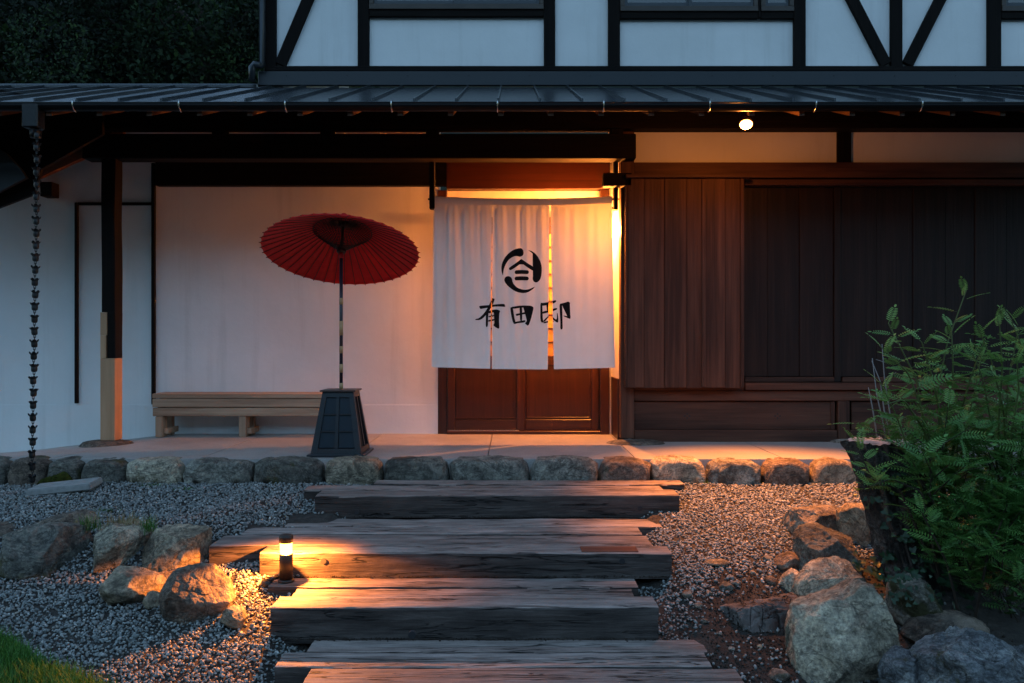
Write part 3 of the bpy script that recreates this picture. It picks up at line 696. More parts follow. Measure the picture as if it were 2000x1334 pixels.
edging = thing('stone_edging', 'row of rough grey stones edging the concrete platform', 'stone edging', (0, SF, -.2))
EB = [-70, 31, 106, 171, 259, 366, 499, 639, 752, 880, 1035, 1166, 1267, 1375, 1481, 1574, 1664, 1760, 1850, 1960, 2060]
emats = ['rock_dark', 'rock_brown', 'rock_dark', 'rock_dark', 'rock_pale', 'rock_grey', 'rock_dark', 'rock_tan', 'rock_dark', 'rock_grey', 'rock_grey', 'rock_brown', 'rock_pale', 'rock_grey', 'rock_brown', 'rock_tan', 'rock_dark', 'rock_grey', 'rock_dark', 'rock_grey']
for k, (a, b) in enumerate(zip(EB[:-1], EB[1:])):
    rr = random.Random(k + 90); t0 = 893 + rr.uniform(-2, 3); g1 = rr.uniform(-2, .5); sk_ = rr.uniform(-5, 5); bt = 956
    P = [(a + g1, 925), (a + g1 + 4 + sk_, t0 + 8), (a + g1 + 16, t0 + 1), ((a + b) / 2, t0 - rr.uniform(0, 2)), (b - g1 - 16, t0 + rr.uniform(0, 3)), (b - g1 - 3 + sk_, t0 + 10), (b - g1, 928), (b - g1 - 4, bt), ((a + b) / 2, bt + 2), (a + g1 + 4, bt)]
    stone('stone', P, SF + .135, .15, 200 + k, emats[k], None, 5, .036, 0, edging, boxy=.2)

ROCKS = [  # outline, depth Y, half depth, material, label
 ([(-30, 1100), (-10, 1062), (40, 1035), (95, 1027), (140, 1035), (162, 1062), (163, 1100), (140, 1128), (90, 1148), (20, 1150), (-25, 1140)], 5.13, .26, 'rock_dark', 'large smooth dark boulder rising to a broad hump on the gravel beside the lawn'),
 ([(170, 1080), (176, 1040), (200, 1028), (255, 1032), (285, 1040), (284, 1060), (265, 1090), (240, 1118), (200, 1120), (170, 1110)], 5.2, .2, 'rock_pale', 'whitish streaked angular boulder between two larger boulders'),
 ([(262, 1115), (275, 1060), (300, 1034), (345, 1029), (395, 1032), (418, 1055), (412, 1100), (395, 1128), (330, 1132), (270, 1132)], 5.15, .22, 'rock_tan', 'flat-topped tan boulder beside the end of the second timber step'),
 ([(-30, 1050), (-10, 1020), (40, 1015), (70, 1022), (66, 1060), (20, 1072), (-20, 1072)], 5.5, .15, 'rock_brown', 'low brown stone behind the large dark humped boulder'),
 ([(58, 1045), (75, 1020), (120, 1004), (155, 998), (175, 1010), (184, 1030), (170, 1055), (100, 1065), (64, 1062)], 5.5, .15, 'rock_brown', 'sloping mauve-brown stone rising behind the boulders to a blunt tip'),
 ([(172, 1032), (200, 1022), (255, 1018), (285, 1022), (294, 1040), (280, 1058), (190, 1058)], 5.48, .14, 'rock_tan', 'low flat tan stone with dry grass in front of it'),
 ([(203, 1120), (225, 1113), (270, 1118), (305, 1128), (318, 1145), (313, 1160), (285, 1172), (240, 1188), (215, 1180), (204, 1150)], 4.68, .15, 'rock_tan', 'smooth sloping grey-brown stone leaning against the pointed boulder'),
 ([(283, 1172), (288, 1158), (302, 1155), (315, 1165), (314, 1186), (300, 1194), (286, 1188)], 4.58, .05, 'rock_tan', 'small egg-shaped stone tucked beside the pointed boulder'),
 ([(290, 1125), (320, 1115), (350, 1113), (360, 1135), (330, 1150), (295, 1148)], 4.95, .1, 'rock_brown', 'small pinkish stone peeping out behind the pointed boulder'),
 ([(316, 1190), (318, 1150), (340, 1118), (375, 1107), (405, 1110), (440, 1140), (448, 1175), (435, 1200), (400, 1222), (350, 1222), (322, 1210)], 4.47, .17, 'rock_brown', 'pointed brown boulder with one flank lit by the bollard lamp'),
 ([(428, 1218), (430, 1198), (450, 1185), (470, 1188), (479, 1205), (475, 1224), (450, 1230)], 4.36, .06, 'rock_tan', 'small flat stone glowing orange beside the bollard lamp'),
 ([(1529, 1030), (1532, 1005), (1552, 993), (1590, 990), (1635, 993), (1655, 1005), (1652, 1040), (1620, 1062), (1560, 1060), (1540, 1050)], 5.35, .17, 'rock_rust', 'rounded boulder with rust-brown moss on the gravel edge near the stump'),
 ([(1640, 1000), (1660, 988), (1700, 985), (1720, 1000), (1715, 1060), (1690, 1085), (1650, 1075), (1642, 1040)], 5.2, .14, 'rock_tan', 'pale layered stone wedged between the stump and the block-shaped boulder'),
 ([(1560, 1110), (1562, 1050), (1575, 1025), (1600, 1018), (1640, 1020), (1668, 1040), (1690, 1075), (1690, 1110), (1660, 1140), (1600, 1142), (1568, 1138)], 4.88, .2, 'rock_dark', 'block-shaped slate-grey boulder with a flat sloping top'),
 ([(1513, 1108), (1520, 1090), (1545, 1080), (1565, 1084), (1568, 1112), (1540, 1120)], 4.9, .09, 'rock_brown', 'thin flat stone lit orange at the foot of the slate-grey boulder'),
 ([(1522, 1150), (1530, 1128), (1550, 1112), (1562, 1120), (1564, 1155), (1545, 1166)], 4.68, .07, 'rock_pale', 'small whitish angular stone at the foot of the slate-grey boulder'),
 ([(1554, 1168), (1562, 1140), (1585, 1112), (1615, 1096), (1650, 1096), (1690, 1108), (1712, 1140), (1712, 1180), (1670, 1200), (1600, 1196), (1562, 1186)], 4.5, .17, 'rock_pale', 'pale grey domed boulder lying behind the largest boulder'),
 ([(1548, 1290), (1552, 1225), (1562, 1190), (1600, 1180), (1650, 1160), (1680, 1140), (1720, 1155), (1748, 1185), (1762, 1230), (1755, 1310), (1735, 1360), (1640, 1372), (1560, 1362)], 4.02, .24, 'rock_pale', 'largest upright pale boulder with a peaked top'),
 ([(1738, 1180), (1745, 1140), (1765, 1120), (1795, 1120), (1815, 1145), (1832, 1200), (1825, 1235), (1790, 1245), (1760, 1228)], 4.25, .13, 'rock_moss', 'upright mossy stone with ivy leaves beside the largest boulder'),
 ([(1775, 1250), (1790, 1225), (1830, 1210), (1890, 1205), (1930, 1222), (1925, 1262), (1870, 1282), (1800, 1282)], 4.05, .17, 'rock_brown', 'low flat brownish stone below the upright mossy stone'),
 ([(1722, 1320), (1735, 1285), (1755, 1268), (1780, 1275), (1794, 1305), (1790, 1352), (1755, 1362), (1728, 1352)], 3.72, .09, 'rock_blue', 'small blue-grey stone between the largest boulder and the knobbly one'),
 ([(1784, 1320), (1805, 1275), (1830, 1250), (1860, 1232), (1910, 1228), (1960, 1245), (1990, 1275), (2000, 1330), (1980, 1378), (1880, 1388), (1800, 1380)], 3.62, .2, 'rock_blue', 'large knobbly blue-grey boulder with dark moss in its hollows'),
 ([(1985, 1300), (1995, 1265), (2040, 1250), (2090, 1280), (2090, 1350), (2010, 1360)], 3.8, .14, 'rock_blue', 'blue-grey boulder cut by the edge of the view beside the knobbly one'),
 ([(1415, 1190), (1450, 1172), (1510, 1168), (1560, 1170), (1580, 1200), (1560, 1245), (1500, 1262), (1440, 1245), (1410, 1215)], 4.42, .16, 'stump_bark', 'dark gnarled old root lying in the soil beside the pale boulders'),
]
for k, (P, Y, dep, mt, lab) in enumerate(ROCKS):
    big = (P[0][0] > 1400 or k in (0, 1, 2, 9)) and dep > .15
    o = stone('rock' if mt != 'stump_bark' else 'root', P, Y, dep, 31 + k * 3, mt, lab, 6 if big else 5, .05 if mt not in ('rock_blue', 'stump_bark') else .085, 6 if dep > .1 else 4)
    if mt == 'stump_bark': o['category'] = 'root'
# little stones lying in the soil and on the gravel
small = [(1345, 1165, 26, 'rock_rust'), (1365, 1185, 18, 'rock_brown'), (1415, 1150, 30, 'rock_dark'), (1436, 1146, 22, 'rock_grey'), (1385, 1160, 14, 'rock_tan'), (1506, 1138, 26, 'rock_brown'), (1470, 1120, 14, 'rock_tan'), (1430, 1270, 14, 'rock_grey'), (1485, 1265, 12, 'rock_tan'), (1375, 1215, 16, 'rock_brown'), (1520, 1325, 40, 'rock_brown'), (1455, 1185, 12, 'rock_brown'), (1500, 1095, 22, 'rock_grey'), (1405, 1240, 12, 'rock_grey')]
for k, (a, b, w, mt) in enumerate(small):
    x_, y_, z_ = ground_hit(a, b); s = w * y_ / F * .55
    me = stone_mesh('soil_stone', [(s * math.cos(t) * random.uniform(.8, 1.15), s * .6 * math.sin(t) * random.uniform(.8, 1.1)) for t in np.linspace(0, 6.0, 9)], s * .8, 500 + k, 3, .06, 5)
    o = link('soil_stone', me, mt, None, (x_, y_, z_ + s * .25)); tag(o, 'small loose stone lying in the bare soil by the boulders', 'stone', 'loose stones in the soil')
x_, y_, z_ = ground_hit(1400, 1105)
me = stone_mesh('flat_stone', [(-.085, 0), (-.06, .012), (0, .016), (.07, .018), (.09, .006), (.04, -.012), (-.05, -.014)], .06, 77, 3, .03, 3)
tag(link('flat_stone', me, 'rock_pale', None, (x_, y_, z_ + .014)), 'thin pale flat stone lying on the gravel near the steps', 'stone')
# slab under the rain chain
bm = bmesh.new(); bmesh.ops.create_cube(bm, size=1)
for v in bm.verts: v.co = (v.co.x * .46 + (.02 if v.co.y > 0 else 0), v.co.y * .22, v.co.z * .05)
bmesh.ops.bevel(bm, geom=bm.edges[:], offset=.008, segments=2, affect='EDGES')
o = link('slab_stone', bm_mesh('slab_stone', bm), 'slab_stone', None, (X(124, 6.27), 6.27, -.165)); o.rotation_euler = (R(4), R(-5), R(8))
tag(o, 'loose grey concrete slab tilted on the gravel below the rain chain', 'slab')

# ------------------------------------------------------------------ timber steps of old sleepers
def sleeper(x0, x1, y0, y1, zt, th, seed, parent):
    rnd = random.Random(seed); n = 90; prof = []; w = (y1 - y0); r = .013
    def side(a, b, m): return [(a[0] + (b[0] - a[0]) * i / m, a[1] + (b[1] - a[1]) * i / m) for i in range(m)]
    A, B, C, D_ = (0, -th), (0, -r), (r, 0), (w - r, 0); E, G_ = (w, -r), (w, -th)
    prof = side(A, B, 6) + [B, (r * .3, -r * .3)] + side(C, D_, 9) + [D_, (w - r * .3, -r * .3)] + side(E, G_, 4) + [G_]
    m = len(prof); V, Fc = [], []
    for i in range(n + 1):
        t = i / n; x = x0 + (x1 - x0) * t
        wear = .006 * noise.noise((x * .9 + seed * 5, 1.5, 0)); bow = .006 * noise.noise((x * .5, seed, 2))
        for j, (py_, pz_) in enumerate(prof):
            fx = x
            if i in (0, n): fx += (.006 if i == 0 else -.006) * (.5 + noise.noise((py_ * 20, pz_ * 20, seed)))
            e = .0022 * noise.noise((x * 5 + seed, py_ * 30, pz_ * 30)) + .002 * noise.noise((x * 14, py_ * 70 + seed, pz_ * 70))
            crn = 1 if abs(pz_) < r and (py_ < r * 1.1 or py_ > w - r * 1.1) else 0
            ch = -abs(noise.noise((x * 3 + seed * 3, py_ * 6, 4))) * .006 * crn
            V.append((fx, y0 + py_ + e + bow, zt + pz_ + (wear + e) * (pz_ > -th * .5) + ch))
    for i in range(n):
        for j in range(m - 1): Fc.append((i * m + j, (i + 1) * m + j, (i + 1) * m + j + 1, i * m + j + 1))
        Fc.append((i * m + m - 1, (i + 1) * m + m - 1, (i + 1) * m, i * m))
    Fc += [tuple(range(m)), tuple(n * m + j for j in reversed(range(m)))]
    me = py_mesh('sleeper', V, Fc); bm = bmesh.new(); bm.from_mesh(me); bmesh.ops.recalc_face_normals(bm, faces=bm.faces[:]); bm.to_mesh(me); bm.free()
    me.materials.append(MATS['sleeper']); me.materials.append(MATS['sleeper_lit_top'])
    for pl in me.polygons: pl.material_index = 1 if pl.normal.z > .55 else 0  # pale tops and dark sides paint in sky light along with weathering
    return link('sleeper', me, None, parent)
STEPS = [  # top z, thickness, front row last: (row y back, row y front, left px, right px) ; label
 (-.150, .16, [(937, 945.5, 733, 1332), (946, 955.5, 600, 1293), (956, 968, 622, 1321)], 'highest timber step of old sleepers against the stone edging'),
 (-.303, .15, [(1011, 1027, 565, 1287), (1027.5, 1042, 480, 1250), (1042.5, 1064, 424, 1268), (1064.5, 1081, 516, 1307)], 'broad timber step of four old sleepers behind the bollard lamp'),
 (-.440, .19, [(1127, 1145, 531, 1243), (1145.6, 1162, 575, 1236), (1162.5, 1186, 538, 1281)], 'timber step of old sleepers that carries the bollard lamp'),
 (-.606, .20, [(1248, 1273, 606, 1375), (1273.6, 1303, 546, 1383), (1303.6, 1345, 596, 1449)], 'lowest timber step of old reddish sleepers'),
]
HOLES = []
for si, (zt, th, rows, lab) in enumerate(STEPS):
    root = thing('timber_step', lab, 'step', (0, YZ(rows[-1][1], zt), zt), 'timber steps up to the platform')
    for ri, (qa, qb, l, r_) in enumerate(rows):
        ya, yb = YZ(qa, zt), YZ(qb, zt); ym = (ya + yb) / 2
        dz = random.uniform(-.007, .003) if ri < len(rows) - 1 else 0
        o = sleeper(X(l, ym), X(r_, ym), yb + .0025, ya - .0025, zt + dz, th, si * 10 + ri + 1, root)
        if si == 1 and ri == 3:
            box('red_patch', X(1134, ym), X(1244, ym), yb + .03, ya - .05, zt - .004, zt + .0055, 'red_wood', o, .003)
        if ri == len(rows) - 1:      # bolt holes in the front face
            for hp, hq in (((632, 1096), (1215, 1096)) if si == 1 else ((697, 1000), (1250, 993)) if si == 0 else ((805, 1240),)):
                c = (X(hp, yb), yb - .004, Z(hq, yb)); V, Fc = tube_geo([c, (c[0], c[1] + .02, c[2])], .017, 14)
                hl = link('bolt_hole', py_mesh('bolt_hole', V, Fc), 'room_dark', o)

# ------------------------------------------------------------------ bollard lamp
zt3 = -.440; ly = YZ(1137, zt3); lx = X(557, ly); ly += .02
bo = thing('bollard_lamp', 'short brown bollard lamp glowing on the end of a timber step', 'lamp', (lx, ly, zt3))
hb = Z(1046, ly) - zt3; r_ = .0385
zw = zt3 + .005
lathe('base_plate', [(.046, -.012), (.046, .006), (.04, .009)], 'bollard_metal', bo, 28, (lx, ly, zw))
lathe('body', [(r_, .0095), (r_, hb - .112), (r_ - .004, hb - .108)], 'bollard_metal', bo, 32, (lx, ly, zw))
lathe('lamp_glass', [(r_ - .004, hb - .1075), (r_ - .003, hb - .1), (r_ - .003, hb - .05), (r_ - .004, hb - .0445)], 'bollard_glow', bo, 32, (lx, ly, zw))
lathe('cap', [(r_ + .001, hb - .044), (r_ + .001, hb - .006), (r_ - .004, hb)], 'bollard_metal', bo, 32, (lx, ly, zw))
BL = ('bollard_light', (lx, ly, zw + hb - .05), 52)
cb = thing('cable_box', 'round black cable connector with a looped lead beside the bollard lamp', 'cable', (lx - .1, ly, zt3 - .03))
lathe('connector', [(.02, -.045), (.033, -.02), (.033, .012), (.026, .018)], 'cable', cb, 18, (lx - .105, ly - .02, zt3 - .005))
tube('lead', [(lx - .045, ly, zt3 + .02), (lx - .075, ly - .02, zt3 + .018), (lx - .10, ly - .03, zt3 + .012)], .008, 'cable', cb)
tube('lead', [(lx - .105 + .045 * math.cos(a), ly - .045, zt3 - .055 + .05 * math.sin(a)) for a in np.linspace(.4, 5.6, 22)], .006, 'cable', cb)

# ------------------------------------------------------------------ gravel, soil grit, lawn
def step_mask(x, y):
    m = np.zeros(len(x), bool)
    for zt, th, rows, lab in STEPS:
        for qa, qb, l, r_ in rows:
            ya, yb = YZ(qa, zt), YZ(qb, zt); ym = (ya + yb) / 2
            m |= (y > yb) & (y < ya) & (x > X(l, ym) - .005) & (x < X(r_, ym) + .005)
    return m
def lawn_f(x, y): return (-x - 1.78 - (y - 3.72) * 1.45 + .06 * np.sin(y * 7) + .04 * np.sin(x * 9)) * (y < 5)
def soil_f(x, y):   # bare-soil share, 0..1
    cx, cy = 1.30, 4.25
    e = 1 - np.hypot((x - cx - (y - 4.3) * .35) / .55, (y - cy) / .75)
    return np.clip(e * 2.2, 0, 1)
n = 112000
yy = 3.35 + (6.55 - 3.35) * RNG.random(n) ** 1.0; xx = (RNG.random(n) * 2 - 1) * (.66 * yy + .15)
area_w = (.66 * yy + .15) / (.66 * 6.55 + .15); keep = RNG.random(n) < area_w
keep &= ~step_mask(xx, yy) & (lawn_f(xx, yy) < .05) & (xx < np.where(yy > 5.0, 3.6, 2.35)) & (yy < SF + .04)
sf = soil_f(xx, yy); keep &= RNG.random(n) > sf * .86
keep &= ~((xx > 1.75 + (yy - 4) * .1) & (yy < 4.9) & (RNG.random(n) < .9))
xx, yy = xx[keep], yy[keep]; n = len(xx)
D0, F0 = ico(1); nv = len(D0); VAR = []
for k in range(14):
    rr = np.random.default_rng(k); q = D0 * rr.uniform(.72, 1.2, (nv, 1))
    for _ in range(4):
        nn = rr.normal(size=3); nn /= np.linalg.norm(nn); d = q @ nn; q = q - np.outer(np.clip(d - d.max() * .62, 0, None), nn)
    VAR.append(q * np.array([1.0, rr.uniform(.68, .95), rr.uniform(.5, .75)]))
VAR = np.array(VAR)
size = .0075 + .0072 * RNG.random(n) ** 1.6; size = np.where(RNG.random(n) < .03, size * 1.5, size)
vi = RNG.integers(0, 14, n); base = VAR[vi] * size[:, None, None]
def rot(n):
    q = RNG.normal(size=(n, 4)); q[:, 1:3] *= .45; q /= np.linalg.norm(q, axis=1)[:, None]; w, x, y, z = q.T
    return np.stack([1 - 2 * (y * y + z * z), 2 * (x * y - z * w), 2 * (x * z + y * w), 2 * (x * y + z * w), 1 - 2 * (x * x + z * z), 2 * (y * z - x * w), 2 * (x * z - y * w), 2 * (y * z + x * w), 1 - 2 * (x * x + y * y)], -1).reshape(n, 3, 3)
base = np.einsum('nij,nkj->nki', rot(n), base)
zz = ground_z(xx, yy) + size * .2 + RNG.random(n) * .010
V = base + np.stack([xx, yy, zz], -1)[:, None, :]
Fi = (F0[None] + (np.arange(n) * nv)[:, None, None]).reshape(-1, 3)
tint = np.repeat(RNG.random(n), nv)
o = link('gravel', big_mesh('gravel', V.reshape(-1, 3), Fi, tint), 'gravel'); o['kind'] = 'stuff'; tag(o, 'grey crushed stone gravel round the timber steps', 'gravel')
# crumbs of soil and litter
n = 9000; cx = RNG.normal(1.45, .45, n); cy = RNG.uniform(3.5, 5.2, n); k_ = ~step_mask(cx, cy); cx, cy = cx[k_], cy[k_]; n = len(cx)
D1 = np.array([(1, 0, 0), (-1, 0, 0), (0, 1, 0), (0, -1, 0), (0, 0, 1), (0, 0, -1)], float); F1 = np.array([(0, 2, 4), (2, 1, 4), (1, 3, 4), (3, 0, 4), (2, 0, 5), (1, 2, 5), (3, 1, 5), (0, 3, 5)])
s = .002 + .006 * RNG.random(n) ** 2.5; V = D1[None] * s[:, None, None] * RNG.uniform(.5, 1.6, (n, 6, 1)) + np.stack([cx, cy, ground_z(cx, cy) + .004], -1)[:, None]
for zt, th, rows, lab in STEPS[:3]:
    m_c = 900; yb = YZ(rows[-1][1], zt); nz = STEPS[[q[0] for q in STEPS].index(zt) + 1][0]
    ex = RNG.uniform(X(rows[-1][2], yb), X(rows[-1][3], yb), m_c); ey = yb - np.abs(RNG.normal(0, .012, m_c)) - .002; es = .0015 + .005 * RNG.random(m_c) ** 3
    V = np.concatenate([V, D1[None] * es[:, None, None] * RNG.uniform(.5, 1.5, (m_c, 6, 1)) + np.stack([ex, ey, np.full(m_c, nz + .004)], -1)[:, None]]); n += m_c
o = link('soil_crumbs', big_mesh('soil_crumbs', V.reshape(-1, 3), (F1[None] + (np.arange(n) * 6)[:, None, None]).reshape(-1, 3)), 'soil'); o['kind'] = 'stuff'; tag(o, 'dark crumbly soil between the gravel and the boulders', 'soil')

def blades(name, bx_, by_, bz_, hgt, wid, lean, mat, label, cat):
    n = len(bx_); az = RNG.random(n) * 6.283; dx, dy = np.cos(az), np.sin(az); L = lean * RNG.random(n) * hgt
    P = np.zeros((n, 5, 3)); w = wid[:, None]
    side = np.stack([-dy, dx, np.zeros(n)], -1); b = np.stack([bx_, by_, bz_], -1); dirv = np.stack([dx, dy, np.zeros(n)], -1)
    up = np.array([0, 0, 1.])
    P[:, 0] = b - side * w; P[:, 1] = b + side * w
    mid = b + up * (hgt * .6)[:, None] + dirv * (L * .35)[:, None]; P[:, 2] = mid + side * w * .75; P[:, 3] = mid - side * w * .75
    P[:, 4] = b + up * hgt[:, None] + dirv * L[:, None]
    Fq = np.array([(0, 1, 2), (0, 2, 3), (3, 2, 4)])
    return big_mesh(name, P.reshape(-1, 3), (Fq[None] + (np.arange(n) * 5)[:, None, None]).reshape(-1, 3), np.repeat(RNG.random(n), 5))
n = 60000; gy_ = RNG.uniform(3.2, 5.0, n); gx_ = RNG.uniform(-3.6, -1.3, n); k_ = (lawn_f(gx_, gy_) > RNG.random(n) * .12) & (abs(gx_) < .66 * gy_ + .1) & (gy_ < 4.45); gx_, gy_ = gx_[k_], gy_[k_]; n = len(gx_)
o = link('lawn_grass', blades('lawn_grass', gx_, gy_, ground_z(gx_, gy_), RNG.uniform(.03, .085, n), RNG.uniform(.0012, .0024, n), .9, 0, 0, 0), 'grass_green'); o['kind'] = 'stuff'; tag(o, 'lush green lawn grass at the corner of the gravel', 'grass')
def tuft(a, b, n, sx, sy, hh, mat, name, label, cat, lift=0):
    x_, y_, z_ = ground_hit(a, b); tx = RNG.normal(x_, sx, n); ty = RNG.normal(y_, sy, n)
    me = blades(name, tx, ty, ground_z(tx, ty) + lift, RNG.uniform(.4, 1, n) * hh, RNG.uniform(.001, .0022, n), 1.1, 0, 0, 0)
    o = tag(link(name, me, mat), label, cat); o['kind'] = 'stuff'; return o
o = tuft(175, 1062, 90, .04, .02, .10, 'grass_green', 'grass_tuft', 'green tuft of grass between the dark humped boulder and the streaked one', 'grass', .1)
o = tuft(235, 1062, 170, .10, .02, .09, 'dry_grass', 'grass_tuft', 'dry yellowish grass along the top of the streaked boulder', 'grass', .12)
o = tuft(290, 1066, 90, .03, .02, .10, 'grass_green', 'grass_tuft', 'green tuft of grass beside the flat-topped tan boulder', 'grass', .1)
for k, (a, b, lab) in enumerate([(365, 958, 'small weed at the foot of the pale edging stone'), (205, 1000, 'small weed sprouting in the gravel behind the boulders'), (300, 950, 'weed creeping along the foot of the dark edging stones'), (1400, 946, 'small weed between edging stones beside the highest step'), (1500, 945, 'weed at the foot of the edging stones lit orange'), (1590, 942, 'yellowish moss and weeds between lit edging stones')]):
    tuft(a, b, 60, .05, .015, .035, 'grass_green', 'weed', lab, 'weed')
# moss patch by the rain chain
x_, y_, z_ = ground_hit(100, 948)
me = stone_mesh('moss_patch', [(-.14, -.02), (-.10, .03), (-.02, .05), (.08, .10), (.13, .05), (.15, -.02), (0, -.03)], .05, 91, 4, .12, 2)
tag(link('moss_patch', me, 'moss', None, (x_ + .03, SF - .02, -.17)), 'brown-green moss on the edging stones behind the rain chain', 'moss')

# ------------------------------------------------------------------ rain chain
rc = thing('rain_chain', 'black rain chain of small tulip cups hanging from the gutter', 'rain chain', (X(68, 6.36), 6.36, -.15))
def cup_mesh():
    V, Fc = [], []; seg = 24; prof = [(.009, 0), (.020, .006), (.0225, .022), (.021, .040), (.027, .052), (.031, .056)]
    for i, (r, z) in enumerate(prof):
        t = max(0, (i - 2) / 3)
        for k in range(seg):
            a = 2 * math.pi * k / seg; pet = abs(math.cos(a * 3)) ** .7
            V.append((r * (1 + .12 * t * pet) * math.cos(a), r * (1 + .12 * t * pet) * math.sin(a), z + .016 * t * (pet - .4)))
    for i in range(len(prof) - 1):
        for k in range(seg): Fc.append((i * seg + k, i * seg + (k + 1) % seg, (i + 1) * seg + (k + 1) % seg, (i + 1) * seg + k))
    Fc.append(tuple(reversed(range(seg)))); return py_mesh('cup', V, Fc)
def link_mesh():
    V, Fc = [], []; n = 14
    pts = [(.0075 * math.cos(a), 0, .016 * math.sin(a)) for a in np.linspace(0, 2 * math.pi, n, endpoint=False)]
    tube_geo(pts + [pts[0]], .0024, 6, V, Fc, False); return py_mesh('chain_link', V, Fc)
cm, lm = cup_mesh(), link_mesh(); rng = random.Random(4)
nc = 29; y_ch = 6.36
for k in range(nc):
    q = 262 + k * 24.0; px = 73 - (q - 250) / 680 * 10 + rng.uniform(-.8, .8)
    o = link('cup', cm, 'black_iron', rc, (X(px, y_ch), y_ch, Z(q + 9, y_ch))); o.rotation_euler = (rng.uniform(-.06, .06), rng.uniform(-.08, .08), rng.uniform(0, 3))
    for t in (0, 1):
        l_ = link('chain_link', lm, 'black_iron', rc, (X(px - .2, y_ch), y_ch, Z(q + 10.5 + t * 4.5, y_ch))); l_.rotation_euler = (0, 0, 1.57 * t + .4)

# ------------------------------------------------------------------ bench
by = 8.10; bs = lambda q: Z(q, by)
bench = thing('bench', 'plain weathered timber bench along the white wall', 'bench', (X(460, by), 8.25, 0))
bx0, bx1 = X(297, by), X(668, by)
for k, (a, b) in enumerate(((by, by + .098), (by + .101, by + .197), (by + .2, by + .298))): box('seat_plank', bx0, bx1, a, b, bs(778), bs(769), 'bench_x', bench, .005)
box('rail', bx0, bx1 - .01, by + .004, by + .05, bs(795.5), bs(779), 'bench_x', bench, .005)
box('rail', bx0 + .006, bx1, by - .003, by + .05, bs(813), bs(797), 'bench_x', bench, .005)
box('rail', bx0, bx1, by + .25, by + .296, bs(813), bs(779), 'bench_x', bench, .005)
for px in (303, 466, 640):
    xa = X(px, by); xb = xa + .072
    box('leg', xa, xb, by + .052, by + .118, 0, bs(779.5), 'bench_z', bench, .005); box('leg', xa + .02, xb + .02, by + .185, by + .249, 0, bs(779.5), 'bench_z', bench, .005)
    box('stretcher', xa + .074, xa + .118, by + .03, by + .285, .03, .085, 'bench_x', bench, .004)
    box('leg_face', xa, xb, by - .0, by + .051, 0, bs(813.5), 'bench_z', bench, .005)

# ------------------------------------------------------------------ umbrella stand and red paper umbrella
sx, sy = -1.443, 6.92
st = thing('umbrella_stand', 'black tapered wooden lantern-shaped stand holding the red umbrella', 'stand', (sx, sy, 0))
def frust(name, h0, h1, z0, z1, mat, par, bev=.0):
    V = [(sx + a * h0, sy + b * h0, z0) for a, b in ((-1, -1), (1, -1), (1, 1), (-1, 1))] + [(sx + a * h1, sy + b * h1, z1) for a, b in ((-1, -1), (1, -1), (1, 1), (-1, 1))]
    return link(name, py_mesh(name, V, [(3, 2, 1, 0), (4, 5, 6, 7)] + [(k, (k + 1) % 4, (k + 1) % 4 + 4, k + 4) for k in range(4)]), mat, par)
H0, H1, ZA, ZB = .208, .128, .022, .53
def half(z): return H0 + (H1 - H0) * (z - ZA) / (ZB - ZA)
box('base_board', sx - .236, sx + .236, sy - .236, sy + .236, 0, .0215, 'stand_black', st, .006)
box('lid', sx - .148, sx + .148, sy - .148, sy + .148, ZB + .001, ZB + .014, 'lid_brown', st, .003)
ins = .018
frust('core', H0 - ins - .012, H1 - ins - .012, ZA, ZB - .002, 'room_dark', st)
def on(face, u, z, d=0):        # point on a side face: u -1..1 across, d inward
    h_ = half(z) - d
    a = {0: (u * half(z), -h_), 1: (h_, u * half(z)), 2: (-u * half(z), h_), 3: (-h_, -u * half(z))}[face]; return (sx + a[0], sy + a[1], z)
FACEUP = {0: (0, -1, 0), 1: (1, 0, 0), 2: (0, 1, 0), 3: (-1, 0, 0)}
def slat(face, pts, th, mat, name):       # flat piece with given four (u,z) corners, th deep inward
    V = [on(face, u, z) for u, z in pts] + [on(face, u, z, th) for u, z in pts]
    me = py_mesh(name, V, [(0, 1, 2, 3), (7, 6, 5, 4), (0, 4, 5, 1), (1, 5, 6, 2), (2, 6, 7, 3), (3, 7, 4, 0)]); bm = bmesh.new(); bm.from_mesh(me); bmesh.ops.recalc_face_normals(bm, faces=bm.faces[:]); bm.to_mesh(me); bm.free()
    return link(name, me, mat, st)
